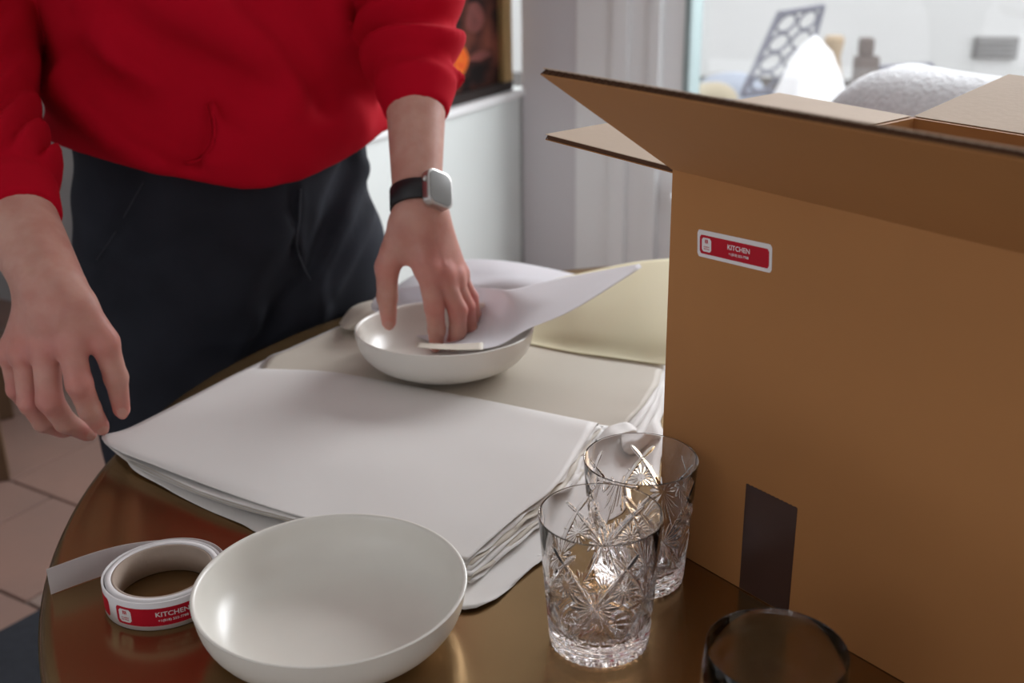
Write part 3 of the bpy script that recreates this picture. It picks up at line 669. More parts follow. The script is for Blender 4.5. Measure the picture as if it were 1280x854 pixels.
# lowest wide sheets
o = patch('paper_sheet', [[(425, 408, .004), (560, 372, .004), (690, 350, .004), (845, 345, .004)],
                          [(338, 446, .004), (500, 430, .004), (680, 425, .004), (836, 430, .004)],
                          [(243, 497, .004), (440, 510, .004), (640, 500, .004), (829, 520, .004)],
                          [(160, 568, .004), (330, 570, .004), (600, 590, .003), (826, 592, .002)],
                          [(210, 612, .002), (330, 640, .002), (560, 690, .002), (770, 655, .001)],
                          [(318, 663, .0012), (400, 700, .0012), (583, 764, .0012), (676, 694, .0012)]], M['paper'], seed=3, n=10, ruf=0.005)
tag(o, 'lowest white packing sheet, its torn edge lying on the table between bowl and tumblers', 'paper', PG)
def quadsheet(z, d, seed, m, lb, grp='folded newsprint layers under the top sheet'):
    # folded bundle layer: fold at the back, open edges at the front and the right
    rr = np.random.RandomState(seed)
    j = lambda s=4: rr.uniform(-s, s)
    rows = [[(318 + j(), 462, z * .5), (400, 465, z), (472, 475, z), (580, 497, z), (748 + d * 14, 531 + d * 4 + j(), z * .9)],
            [(243 + j(), 498 + d, z), (360, 515, z), (480, 530, z), (590, 548, z), (722 + d * 22, 566 + d * 5 + j(), z * .9)],
            [(165 + j(), 536 + d * 3, z), (300, 552, z), (440, 575, z), (580, 600, z), (694 + d * 22, 608 + d * 10 + j(), z * .9)],
            [(128 + d * 4, 549 + d * 3, z), (260, 592, z), (400, 625, z), (540, 655, z), (645 + d * 20, 648 + d * 14 + j(), z * .85)],
            [(160 + d * 2, 572 + d * 7, z), (262, 618 + d * 5, z), (370, 648 + d * 6, z), (480, 678 + d * 6, z), (584 + d * 4, 702 + d * 24 + j(3), z * .7)]]
    o = patch('paper_sheet', rows, m, seed=seed, n=8, wob=0.0004, ruf=0.0022); tag(o, lb, 'paper', grp); return o
NTH = ['lowest of the six thin folded sheets under the smooth top sheet', 'fifth sheet down under the smooth top sheet, edge just above the lowest', 'fourth sheet down beneath the smooth top sheet, edge showing at the right',
       'third sheet down beneath the smooth top sheet, edge showing at the right', 'second sheet beneath the smooth top sheet, a hair wider than the first', 'sheet directly beneath the smooth top sheet, its edge nearly aligned with it']
for k in range(6):
    z = 0.0060 + 0.0016 * k; d = 1.2 - 0.2 * k
    quadsheet(z, d, 20 + k, M['paper_cream'] if k % 3 == 1 else M['paper'], NTH[k])
# smooth top sheet, folded over at the back edge
ZT = 0.0175
o = patch('paper_sheet', [[(322, 466, .007), (402, 470, .007), (474, 480, .007), (582, 502, .007), (746, 536, .008)],
                          [(318, 461, .010), (400, 464, .011), (472, 474, .012), (580, 495, .012), (748, 529, .013)],
                          [(300, 465, .016), (394, 470, .018), (470, 480, .0185), (580, 501, .0185), (742, 536, .0175)],
                          [(240, 495, .015), (360, 508, .018), (480, 522, .0195), (594, 540, .019), (728, 558, .0165)],
                          [(163, 534, .018), (300, 548, .0195), (440, 570, .021), (585, 594, .018), (694, 608, .017)],
                          [(127, 546, .021), (262, 588, .0205), (402, 620, .0175), (540, 648, .018), (644, 647, .016)],
                          [(152, 566, .0185), (258, 607, .0175), (367, 643, .0165), (480, 672, .017), (584, 700, .0135)]], M['paper'], seed=7, n=9, wob=0.0006)
tag(o, 'smooth white top sheet folded over, its left corner reaching the pointing fingers', 'paper', PG)
# rear stack: cream sheet under the bowl plus layers
for k in range(3):
    z = .0060 + .0014 * k; e = (2 - k)
    o = patch('paper_sheet', [[(424 - e * 1.5, 409, z), (520, 382, z), (610, 365, z), (720, 352, z), (836, 345, z)],
                              [(368 - e * 2, 434, z), (480, 420, z), (590, 408, z), (710, 402, z), (834, 398, z)],
                              [(338 - e * 2, 447, z), (450, 450, z), (575, 452, z), (700, 450, z), (829 + 2 * e, 462, z)],
                              [(322, 470, z * .8), (430, 485, z), (560, 500, z), (690, 505, z), (806 + e * 6, 505 + e * 6, z)],
                              [(318, 480, .0055), (430, 500, .0055), (560, 522, .0055), (680, 540, .0055), (768 + e * 12, 545 + e * 8, z * .7)]],
              M['paper_cream'] if k == 2 else M['paper'], seed=40 + k, n=8, wob=0.0005, ruf=0.0012)
    tag(o, ['white sheet under the cream one, just right of the fold', 'middle sheet of the rear pile, its curved edge near the box', 'cream-grey sheet the rear bowl stands on'][k], 'paper', PG)
# yellowish curling sheet by the box
o = patch('paper_sheet', [[(690, 350, .030), (740, 338, .042), (800, 327, .052), (850, 322, .055)],
                          [(668, 380, .022), (725, 378, .034), (790, 372, .040), (848, 370, .042)],
                          [(655, 405, .015), (720, 412, .022), (790, 415, .026), (844, 416, .028)],
                          [(652, 421, .011), (715, 432, .0125), (785, 441, .014), (840, 448, .015)],
                          [(650, 427, .0105), (715, 440, .011), (785, 450, .0115), (838, 457, .012)]], M['paper_yellow'], seed=51, n=7, wob=0.0006)
tag(o, 'yellowish sheet curling upward beside the left edge of the box', 'paper', PG)
# bright tissue behind the rear bowl
o = patch('tissue_sheet', [[(478, 372, .010), (520, 342, .022), (575, 327, .03), (640, 327, .03), (720, 344, .02)],
                           [(478, 380, .016), (520, 352, .032), (580, 340, .036), (650, 343, .036), (728, 350, .026)],
                           [(480, 390, .020), (530, 365, .034), (590, 356, .034), (650, 358, .034), (700, 362, .028)],
                           [(482, 402, .012), (530, 385, .014), (590, 378, .014), (650, 380, .014), (690, 385, .012)]], M['tissue'], seed=61, n=8, wob=0.0025)
tag(o, 'bright white tissue heaped behind the rear bowl', 'paper')
# rolled cream tissue left of the rear bowl
o = patch('tissue_sheet', [[(424, 404, .010), (440, 384, .022), (470, 374, .030), (500, 376, .026)],
                           [(430, 410, .020), (448, 390, .036), (476, 378, .040), (505, 384, .030)],
                           [(446, 414, .016), (458, 400, .032), (480, 388, .038), (505, 394, .024)],
                           [(452, 420, .010), (464, 410, .014), (484, 402, .014), (506, 404, .012)]], M['paper_cream'], seed=64, n=7, wob=0.0008)
tag(o, 'curled cream paper edge just left of the rear bowl', 'paper')
# thin sheet draped from the bowl towards the box
o = patch('tissue_sheet', [[(468, 372, .062), (505, 360, .066), (560, 356, .068), (612, 360, .072), (640, 362, .077), (700, 348, .085), (800, 330, .098)],
                           [(466, 376, .060), (512, 376, .044), (566, 378, .042), (618, 378, .060), (654, 378, .075), (712, 362, .084), (800, 331, .098)],
                           [(465, 379, .057), (506, 392, .034), (560, 402, .028), (616, 402, .046), (656, 394, .069), (716, 374, .082), (801, 332, .097)],
                           [(464, 382, .053), (502, 402, .026), (552, 418, .024), (618, 424, .051), (658, 409, .067), (718, 384, .080), (801, 333, .096)],
                           [(464, 386, .050), (500, 408, .026), (548, 430, .028), (612, 435, .062), (660, 412, .0675), (719, 386, .079), (802, 334, .095)]], M['tissue'], seed=67, n=8, wob=0.0007)
tag(o, 'thin translucent sheet draped out of the rear bowl towards the box', 'paper')
o = patch('paper_scrap', [[(521, 428, .050), (560, 430, .052), (604, 428, .056)], [(520, 431, .056), (560, 433.5, .058), (604, 432, .060)], [(519, 434, .0615), (560, 437, .0620), (604, 437, .0620)]], M['paper_cream'], seed=90, n=5, wob=0.0003)
tag(o, 'small cream paper corner under the fingertips at the rear bowl rim', 'paper')
# small crumpled curls where the piles meet the box
for k, (x, y, z, a, b) in enumerate([(770, 545, .014, 26, 16), (800, 560, .010, 24, 14)]):
    o = patch('paper_scrap', [[(x - a, y + 4, .005), (x - a * .3, y - b * .7, z * .8), (x + a * .5, y - b, z * .8), (x + a, y - b * .8, .005)],
                              [(x - a * .9, y + b * .5, z), (x - a * .2, y, z * 1.5), (x + a * .5, y - b * .4, z * 1.4), (x + a, y - b * .3, z)],
                              [(x - a * .7, y + b, .004), (x, y + b * .7, z * .6), (x + a * .6, y + b * .2, z * .5), (x + a, y + b * .3, .004)]], M['paper'], seed=70 + k, n=6, wob=0.002)
    tag(o, ['curled scrap of paper where the two paper piles meet', 'curled scrap of paper at the box corner behind the rear tumbler'][k], 'paper')

# ------------------------------------------------------------------ upholstered chair behind the box
# (tub chair with rounded back)
ch = empty('tub_chair', (1.05, 2.0, 0.0), 'white tub chair with rounded back behind the box', 'chair')
ch['label'] = 'white nubbly upholstered chair with rounded back behind the box'
def rounded_back():
    v, f = [], []; n = 40; prof = []
    for k in range(17):
        t = k / 16 * PI; prof.append((0.10 * math.cos(t), 0.085 * math.sin(t)))
    pr = [(0.09, -0.52)] + prof + [(-0.06, -0.52)]
    for i in range(n + 1):
        a = math.radians(-125 + 250 * i / n)
        R_ = 0.38; top = 0.985 - 0.30 * max(0, (abs(math.degrees(a)) - 70) / 55) ** 1.3
        for (dr, dz) in pr:
            r_ = R_ + dr; z = top - 0.085 + dz if dz > -0.5 else 0.40
            v.append((r_ * math.sin(a) * 1.08, r_ * math.cos(a), z))
    m_ = len(pr)
    for i in range(n):
        for k in range(m_): f.append((i * m_ + k, i * m_ + (k + 1) % m_, (i + 1) * m_ + (k + 1) % m_, (i + 1) * m_ + k))
    f.append(tuple(range(m_))); f.append(tuple(n * m_ + k for k in range(m_ - 1, -1, -1)))
    return v, f
v, f = rounded_back(); o = from_py('backrest', v, f, M['boucle'], ch, True)
lathe('seat', [(0.0005, 0.28), (0.35, 0.28), (0.37, 0.30), (0.37, 0.42), (0.35, 0.45), (0.0005, 0.46)], 48, M['boucle'], ch)
for sx, sy in ((-1, -1), (1, -1), (-1, 1), (1, 1)):
    bm = bmesh.new(); tube(bm, [(sx * 0.22, sy * 0.2, 0.0), (sx * 0.2, sy * 0.18, 0.29)], 0.018, 10); bm_obj('leg', bm, M['timber'], ch)
ch.rotation_euler = (0, 0, math.radians(172))

#PERSON#
# ------------------------------------------------------------------ person
def surface_nets(fn, lo, hi, h, slack=0.012):
    lo = np.array(lo, float); hi = np.array(hi, float)
    n = np.ceil((hi - lo) / h).astype(int) + 1
    ax = [lo[i] + h * np.arange(n[i]) for i in range(3)]
    B = 5; nb_ = -(-n // B)                                              # blocks far from the surface keep one coarse value
    ctr = [lo[i] + h * (B * np.arange(nb_[i]) + (B - 1) / 2) for i in range(3)]
    cc = np.stack(np.meshgrid(*ctr, indexing='ij'), -1).reshape(-1, 3); cv = fn(cc)
    V = np.repeat(np.repeat(np.repeat(cv.reshape(nb_), B, 0), B, 1), B, 2)[:n[0], :n[1], :n[2]].astype(np.float32)
    near = np.abs(cv) < h * B * 0.87 * 1.35 + slack
    nbk = near.reshape(nb_); full = np.repeat(np.repeat(np.repeat(nbk, B, 0), B, 1), B, 2)[:n[0], :n[1], :n[2]]
    ids = np.argwhere(full)
    for i in range(0, len(ids), 300000):
        q = ids[i:i + 300000]; V[q[:, 0], q[:, 1], q[:, 2]] = fn(lo + h * q)
    ins = V < 0
    C8 = [(a, b, c) for a in (0, 1) for b in (0, 1) for c in (0, 1)]
    sl = lambda A, o: A[o[0]:A.shape[0] - 1 + o[0], o[1]:A.shape[1] - 1 + o[1], o[2]:A.shape[2] - 1 + o[2]]
    cnt = sum(sl(ins, o).astype(np.int8) for o in C8); act = (cnt > 0) & (cnt < 8)
    ci = np.argwhere(act); idx = -np.ones(act.shape, int); idx[act] = np.arange(len(ci))
    acc = np.zeros((len(ci), 3)); wt = np.zeros(len(ci))
    for a in C8:
        for d in range(3):
            if a[d]: continue
            b = list(a); b[d] = 1
            va = V[ci[:, 0] + a[0], ci[:, 1] + a[1], ci[:, 2] + a[2]]; vb = V[ci[:, 0] + b[0], ci[:, 1] + b[1], ci[:, 2] + b[2]]
            m = (va < 0) != (vb < 0); t = np.where(m, va / np.where(m, va - vb, 1), 0)
            p = np.tile(np.array(a, float), (len(ci), 1)); p[:, d] += t
            acc[m] += p[m]; wt[m] += 1
    verts = lo + h * (ci + acc / wt[:, None])
    faces = []
    for d in range(3):
        e1, e2 = [(1, 2), (2, 0), (0, 1)][d]
        sA = [slice(None)] * 3; sB = [slice(None)] * 3; sA[d] = slice(0, -1); sB[d] = slice(1, None)
        A, B = ins[tuple(sA)], ins[tuple(sB)]; ch_ = np.argwhere(A != B)
        ok = (ch_[:, e1] > 0) & (ch_[:, e2] > 0) & (ch_[:, e1] < n[e1] - 1) & (ch_[:, e2] < n[e2] - 1); ch_ = ch_[ok]
        def cell(o1, o2):
            q = ch_.copy(); q[:, e1] -= o1; q[:, e2] -= o2; return idx[q[:, 0], q[:, 1], q[:, 2]]
        Q = np.stack([cell(1, 1), cell(0, 1), cell(0, 0), cell(1, 0)], 1)
        flip = ~A[ch_[:, 0], ch_[:, 1], ch_[:, 2]]
        Q[flip] = Q[flip][:, ::-1]; Q = Q[(Q >= 0).all(1)]; faces.append(Q)
    return verts, np.concatenate(faces)
def smooth_mesh(v, f, it=2, lam=0.5):
    e = np.concatenate([f[:, [0, 1]], f[:, [1, 2]], f[:, [2, 3]], f[:, [3, 0]]]); e = np.concatenate([e, e[:, ::-1]])
    deg = np.bincount(e[:, 0], minlength=len(v)).astype(float)
    for _ in range(it):
        s_ = np.stack([np.bincount(e[:, 0], weights=v[e[:, 1], k], minlength=len(v)) for k in range(3)], 1) / deg[:, None]
        v = v + lam * (s_ - v)
    return v
def np_mesh(name, v, f, m, parent=None):
    me = bpy.data.meshes.new(name); me.vertices.add(len(v)); me.vertices.foreach_set('co', np.asarray(v, np.float32).ravel())
    me.loops.add(f.size); me.loops.foreach_set('vertex_index', f.astype(np.int32).ravel()); me.polygons.add(len(f))
    me.polygons.foreach_set('loop_start', np.arange(0, f.size, 4, dtype=np.int32)); me.polygons.foreach_set('loop_total', np.full(len(f), 4, np.int32))
    me.update(calc_edges=True); me.validate(); return link(name, me, m, parent, True)
def cone(p, a, b, ra, rb):
    a = np.asarray(a); ab = np.asarray(b) - a; t = np.clip(((p - a) @ ab) / (ab @ ab), 0, 1)
    return np.linalg.norm(p - a - t[:, None] * ab, axis=1) - (ra + (rb - ra) * t)
def segd(p, a, b):
    a = np.asarray(a); ab = np.asarray(b) - a; t = np.clip(((p - a) @ ab) / (ab @ ab), 0, 1)
    return np.linalg.norm(p - a - t[:, None] * ab, axis=1)
def polyd(p, pts):
    d = segd(p, pts[0], pts[1])
    for i in range(1, len(pts) - 1): d = np.minimum(d, segd(p, pts[i], pts[i + 1]))
    return d
def smin(a, b, k):
    h_ = np.clip(0.5 + 0.5 * (b - a) / k, 0, 1); return b + (a - b) * h_ - k * h_ * (1 - h_)
def chain(p, pts, rad, k=0.004):
    d = None
    for i in range(len(pts) - 1):
        c = cone(p, pts[i], pts[i + 1], rad[i], rad[i + 1]); d = c if d is None else np.minimum(d, c)
    return d

def build_hand(spec):
    """spec: px joints -> 3D, returns sdf, bounds and marks"""
    J = {k: [P(*q) for q in v] for k, v in spec['j'].items()}
    R_ = spec['r']
    view = lambda c: (CAM - c) / np.linalg.norm(CAM - c)
    def f(p):
        arm = chain(p, J['arm'], R_['arm'])
        # wrist and forearm are wider than deep
        d = arm
        for fg in ('index', 'middle', 'ring', 'little'):
            d = smin(d, cone(p, J['wrist_' + fg][0], J[fg][0], R_['meta'][0], R_['meta'][1]), 0.018)
        d = smin(d, cone(p, J['thumb'][0], J['thumb'][1], R_['thumb'][0], R_['thumb'][1]), 0.014)
        web = cone(p, J['thumb'][0] * 0.35 + J['thumb'][1] * 0.65, J['index'][0] * 0.8 + J['wrist_index'][0] * 0.2, 0.008, 0.009); d = smin(d, web, 0.012)
        fs = None
        for fg in ('index', 'middle', 'ring', 'little'):
            c = chain(p, J[fg], R_[fg])
            for q, rr in zip(J[fg][1:3], R_[fg][1:3]):                  # knuckle swelling
                c = smin(c, np.linalg.norm(p - q, axis=1) - rr * 1.03, 0.003)
            fs = c if fs is None else smin(fs, c, 0.0012)
        th = chain(p, J['thumb'][1:], R_['thumb'][1:]); th = smin(th, np.linalg.norm(p - J['thumb'][2], axis=1) - R_['thumb'][2] * 1.05, 0.003)
        d = smin(d, fs, 0.007); d = smin(d, th, 0.007)
        # knuckles and tendons on the back of the hand
        for fg in ('index', 'middle', 'ring', 'little'):
            k0 = J[fg][0]; n_ = view(k0)
            d = smin(d, np.linalg.norm(p - (k0 + n_ * 0.0018), axis=1) - R_[fg][0] * 0.95, 0.010)
            a = J['wrist_' + fg][0] + n_ * (R_['meta'][0]); b = k0 + n_ * (R_[fg][0] * 0.95)
            d = d - 0.0011 * np.exp(-(segd(p, a, b) / 0.0045) ** 2)
        for vn in spec.get('veins', []):
            pts = [P(*q) for q in vn]; d = d - 0.0009 * np.exp(-(polyd(p, pts) / 0.003) ** 2)
        # finger creases over the joints
        for fg in ('index', 'middle', 'ring', 'little', 'thumb'):
            js = J[fg]; 
            for i in (1, 2):
                if fg == 'thumb' and i == 1: continue
                ax_ = js[i + 1] - js[i - 1]; ax_ /= np.linalg.norm(ax_); s_ = (p - js[i]) @ ax_; near = np.exp(-(np.linalg.norm(p - js[i], axis=1) / 0.011) ** 2)
                d = d + 0.0005 * near * np.cos(s_ / 0.0022 * PI) * np.exp(-(s_ / 0.006) ** 2)
        for fg in ('index', 'middle', 'ring', 'little', 'thumb'):       # nails
            js = J[fg]; tip, pre = js[-1], js[-2]; ax_ = (tip - pre) / np.linalg.norm(tip - pre)
            n_ = view(tip); n_ = n_ - ax_ * (n_ @ ax_); n_ /= np.linalg.norm(n_)
            c = tip + n_ * R_[fg][-1] * 0.72 + ax_ * 0.001; q = p - c; s_ = np.cross(ax_, n_)
            e = np.sqrt(((q @ ax_) / 0.0072) ** 2 + ((q @ s_) / (R_[fg][-1] * 0.72)) ** 2 + ((q @ n_) / (R_[fg][-1] * 0.36)) ** 2)
            d = np.minimum(d, (e - 1) * 0.0025)
        return d
    allp = np.array([q for v in J.values() for q in v]); lo, hi = allp.min(0) - 0.045, allp.max(0) + 0.045
    def marks(v):
        red = np.zeros(len(v)); nail = np.zeros(len(v))
        for fg in ('index', 'middle', 'ring', 'little', 'thumb'):
            js = J[fg]
            for i, s_ in ((0, 0.010), (1, 0.009)):
                if fg == 'thumb' and i == 0: continue
                red += 0.75 * np.exp(-(np.linalg.norm(v - js[i], axis=1) / (s_ + 0.006)) ** 2)
            red += 0.55 * np.exp(-(np.linalg.norm(v - js[-1], axis=1) / 0.018) ** 2)
            tip, pre = js[-1], js[-2]; ax_ = (tip - pre) / np.linalg.norm(tip - pre); n_ = view(tip); n_ = n_ - ax_ * (n_ @ ax_); n_ /= np.linalg.norm(n_)
            nail += np.linalg.norm(v - (tip + n_ * R_[fg][-1] * 1.0), axis=1) < 0.0052
        wr = J['arm'][-1]; red += 0.25 * np.exp(-(np.linalg.norm(v - (np.array(J['middle'][0]) + wr) / 2, axis=1) / 0.05) ** 2)
        return np.clip(red, 0, 1), np.clip(nail, 0, 1)
    return f, lo, hi, marks, J

HAND_A = dict(                                                          # the person's right hand, hanging at the left of the picture
    j=dict(arm=[(-48, 118, 1.26), (22, 276, 1.145), (66, 362, 1.085), (74, 386, 1.083)],
           wrist_index=[(84, 378, 1.080)], wrist_middle=[(70, 380, 1.083)], wrist_ring=[(56, 380, 1.092)], wrist_little=[(42, 378, 1.102)],
           thumb=[(100, 386, 1.080), (131, 428, 1.090), (145, 472, 1.105), (152, 512, 1.118)],
           index=[(88, 430, 1.080), (99, 480, 1.080), (112, 512, 1.098), (125, 532, 1.115)],
           middle=[(57, 436, 1.086), (62, 500, 1.092), (82, 528, 1.116), (108, 541, 1.138)],
           ring=[(31, 440, 1.097), (37, 502, 1.105), (54, 528, 1.124), (78, 538, 1.140)],
           little=[(14, 440, 1.110), (21, 487, 1.122), (36, 508, 1.140), (54, 522, 1.152)]),
    r=dict(arm=[0.047, 0.038, 0.031, 0.028], meta=[0.0155, 0.0118], thumb=[0.016, 0.0125, 0.0110, 0.0082],
           index=[0.0128, 0.0122, 0.0106, 0.0086], middle=[0.0130, 0.0122, 0.0104, 0.0084], ring=[0.0120, 0.0110, 0.0096, 0.0078], little=[0.0110, 0.0095, 0.0084, 0.0070]),
    veins=[[(92, 330, 1.05), (104, 372, 1.05), (98, 408, 1.055)], [(60, 330, 1.05), (76, 372, 1.05), (72, 412, 1.06)]])
d0 = 1.316
HAND_B = dict(                                                          # left hand, reaching into the rear bowl
    j=dict(arm=[(508, 10, 1.385), (520, 140, 1.325), (521, 236, 1.292), (524, 262, 1.283)],
           wrist_index=[(514, 270, 1.278)], wrist_middle=[(525, 272, 1.280)], wrist_ring=[(535, 273, 1.290)], wrist_little=[(543, 272, 1.300)],
           thumb=[(502, 286, 1.278), (484, 334, 1.285), (484, 372, 1.300), (486, 402, 1.315)],
           index=[(533, 336, 1.282), (543, 385, 1.300), (546, 412, 1.318), (545, 430, 1.330)],
           middle=[(551, 342, 1.296), (572, 388, 1.312), (572, 414, 1.330), (566, 430, 1.342)],
           ring=[(565, 346, 1.314), (583, 384, 1.335), (586, 408, 1.350), (581, 423, 1.360)],
           little=[(572, 342, 1.332), (588, 372, 1.352), (592, 392, 1.362), (590, 405, 1.370)]),
    r=dict(arm=[0.040, 0.0335, 0.0275, 0.0265], meta=[0.0150, 0.0120], thumb=[0.0160, 0.0128, 0.0114, 0.0086],
           index=[0.0118, 0.0110, 0.0100, 0.0082], middle=[0.0120, 0.0110, 0.0100, 0.0082], ring=[0.0114, 0.0102, 0.0092, 0.0078], little=[0.0100, 0.0090, 0.0082, 0.0070]),
    veins=[[(528, 275, 1.25), (534, 300, 1.25), (545, 322, 1.265)], [(545, 275, 1.26), (552, 300, 1.27), (558, 330, 1.28)]])

PYAW = math.radians(35)                                                 # the person faces the table, turned to the picture's right
LAT = np.array([math.cos(PYAW), math.sin(PYAW), 0.0]); FRT = np.array([math.sin(PYAW), -math.cos(PYAW), 0.0])
HIP = np.array([*ony(286, 270, 1.50)[:2], 0.0])
def stack_sdf(levels, yaw=PYAW):
    """levels: (z, centre shift along lat, along front, half width, half depth)"""
    L = np.array(levels, float); ca, sa = math.cos(yaw), math.sin(yaw)
    def f(p):
        z = p[:, 2]; g = [np.interp(z, L[:, 0], L[:, k]) for k in range(1, 5)]
        q = p[:, :2] - HIP[:2]; x = q @ LAT[:2] - g[0]; y = q @ FRT[:2] - g[1]
        e = (np.abs(x / g[2]) ** 2.3 + np.abs(y / g[3]) ** 2.3) ** (1 / 2.3)
        d = (e - 1) * np.minimum(g[2], g[3]) * 0.92
        return np.maximum(d, np.maximum(L[0, 0] - z, z - L[-1, 0]))
    return f
def hit(x, y, fn, t0=1.0, t1=2.2):
    """where the sight line meets a surface, used to lay folds on the cloth"""
    r_ = ray(x, y); ts_ = np.linspace(t0, t1, 500); d = fn(CAM + np.outer(ts_, r_)); k = np.argmax(d < 0)
    return CAM + r_ * (ts_[k] if d[k] < 0 else (t0 + t1) / 2)

pr = empty('person', (HIP[0], HIP[1], 0.010), 'person in red hooded sweatshirt and charcoal trousers, one hand in the rear bowl', 'person')
def rel(v): return v - np.array([HIP[0], HIP[1], 0.010])

# --- body: one mesh (torso, head, legs under the clothes; both forearms and hands)
shR = HIP + LAT * -0.19 + FRT * 0.06 + np.array([0, 0, 1.40]); shL = HIP + LAT * 0.19 + FRT * 0.10 + np.array([0, 0, 1.38])
fA, loA, hiA, mkA, JA = build_hand(HAND_A); fB, loB, hiB, mkB, JB = build_hand(HAND_B)
slA = [JA['arm'][1] - (JA['arm'][0] - JA['arm'][1]) * 0.02, P(-2, 215, 1.185), P(-40, 110, 1.27), P(-10, -60, 1.40), shR]; rA = [0.043, 0.054, 0.066, 0.078, 0.085]
slB = [P(521, 143, 1.326), P(518, 85, 1.352), P(512, 10, 1.385), P(470, -150, 1.44), shL]; rB = [0.0375, 0.050, 0.060, 0.072, 0.085]
tors = stack_sdf([(0.84, 0, 0, 0.155, 0.105), (1.0, 0, 0.01, 0.14, 0.10), (1.2, 0, 0.03, 0.16, 0.11), (1.38, 0, 0.07, 0.17, 0.10), (1.45, 0, 0.08, 0.08, 0.06)])
footR = HIP + LAT * -0.13 + FRT * -0.02; footL = HIP + LAT * 0.13 + FRT * -0.06
def f_body(p):
    d = tors(p)
    for s_, ft in ((-1, footR), (1, footL)):
        hj = HIP + LAT * 0.085 * s_ + np.array([0, 0, 0.90]); kn = HIP + LAT * 0.10 * s_ + FRT * 0.03 + np.array([0, 0, 0.50]); an = ft + np.array([0, 0, 0.10])
        d = smin(d, np.minimum(cone(p, hj, kn, 0.080, 0.056), cone(p, kn, an, 0.054, 0.036)), 0.03)
        d = smin(d, cone(p, an, an + FRT * 0.13 - np.array([0, 0, 0.04]), 0.036, 0.026), 0.02)
    nk = HIP + FRT * 0.09 + np.array([0, 0, 1.42]); hd = nk + FRT * 0.05 + np.array([0, 0, 0.19])
    d = smin(d, cone(p, nk, hd, 0.055, 0.055), 0.03)
    d = smin(d, cone(p, hd + np.array([0, 0, 0.03]), hd + FRT * 0.035 - np.array([0, 0, 0.07]), 0.082, 0.052), 0.03)
    d = smin(d, cone(p, hd + FRT * 0.10 + np.array([0, 0, 0.02]), hd + FRT * 0.112 - np.array([0, 0, 0.025]), 0.008, 0.014), 0.012)
    for s_ in (-1, 1): d = smin(d, np.linalg.norm((p - (hd + LAT * 0.083 * s_)) * np.array([1, 1, 0.6]), axis=1) - 0.018, 0.008)
    d = smin(d, np.minimum(chain(p, slA[1:][::-1], [0.052, 0.045, 0.038, 0.032]), chain(p, slB[1:][::-1], [0.052, 0.042, 0.036, 0.030])), 0.03)
    d = np.minimum(d, np.minimum(chain(p, JA['arm'][:2], [0.045, 0.030]), chain(p, JB['arm'][:2], [0.038, 0.028])))
    return d
vb, fb_ = surface_nets(f_body, (-1.05, 1.0, 0.0), (0.3, 1.95, 1.85), 0.012); vb = smooth_mesh(vb, fb_, 2)
parts = [(vb, fb_, np.zeros(len(vb)), np.zeros(len(vb)))]
for f_, lo_, hi_, mk in ((fA, loA, hiA, mkA), (fB, loB, hiB, mkB)):
    v_, q_ = surface_nets(f_, lo_, hi_, 0.0018, 0.004); v_ = smooth_mesh(v_, q_, 1, 0.4); a_, b_ = mk(v_); parts.append((v_, q_, a_, b_))
V_, Q_, R1, R2 = [], [], [], []; off = 0
for v_, q_, a_, b_ in parts:
    V_.append(v_); Q_.append(q_ + off); R1.append(a_); R2.append(b_); off += len(v_)
body = np_mesh('body', rel(np.concatenate(V_)), np.concatenate(Q_), M['skin'], pr)
for nm, arr in (('redness', np.concatenate(R1)), ('nail', np.concatenate(R2))):
    at_ = body.data.attributes.new(nm, 'FLOAT', 'POINT'); at_.data.foreach_set('value', arr.astype(np.float32))
def f_hair(p):
    hd = HIP + FRT * 0.14 + np.array([0, 0, 1.61]); d = cone(p, hd + np.array([0, 0, 0.035]), hd - FRT * 0.02 + np.array([0, 0, 0.0]), 0.093, 0.088)
    return np.maximum(d, (p - hd) @ FRT * 0.8 - (p[:, 2] - hd[2]) * 0.6 - 0.02)
v_, q_ = surface_nets(f_hair, HIP + np.array([-0.15, -0.35, 1.45]), HIP + np.array([0.3, 0.1, 1.78]), 0.01); np_mesh('hair', rel(smooth_mesh(v_, q_, 2)), q_, M['hair'], pr)

# --- hooded sweatshirt
hem = [(56, 176, 0), (84, 190, 0), (120, 200, 0), (200, 220, 0), (300, 237, 0), (370, 229, 0), (430, 205, 0), (480, 168, 0)]
HZ = 0.905
hood_lv = [(0.80, 0.0, 0.005, 0.226, 0.150), (0.88, 0.0, 0.01, 0.232, 0.158), (0.93, 0.0, 0.015, 0.240, 0.166), (1.0, 0.0, 0.02, 0.228, 0.165), (1.06, -0.003, 0.025, 0.210, 0.160), (1.13, -0.008, 0.035, 0.192, 0.152), (1.25, -0.01, 0.05, 0.195, 0.145), (1.38, -0.005, 0.07, 0.205, 0.13), (1.46, 0, 0.08, 0.12, 0.09)]
f_t0 = stack_sdf(hood_lv)
axA = (slA[1] - slA[0]) / np.linalg.norm(slA[1] - slA[0]); axB = (slB[1] - slB[0]) / np.linalg.norm(slB[1] - slB[0])
_hh = [hit(x, y, f_t0) for x, y, _ in hem]; _hl = np.array([[(q - HIP) @ LAT, q[2]] for q in _hh]); _hl = _hl[np.argsort(_hl[:, 0])]
def hem_z(p): return np.interp((p - HIP) @ LAT, _hl[:, 0], _hl[:, 1])
print('HEM', _hl.round(3).tolist())
def wr(p, pts, w_, h_):
    return h_ * np.exp(-(polyd(p, pts) / w_) ** 2)
def H_(lst, fn=None): return [hit(x, y, fn or f_t0) for x, y in lst]
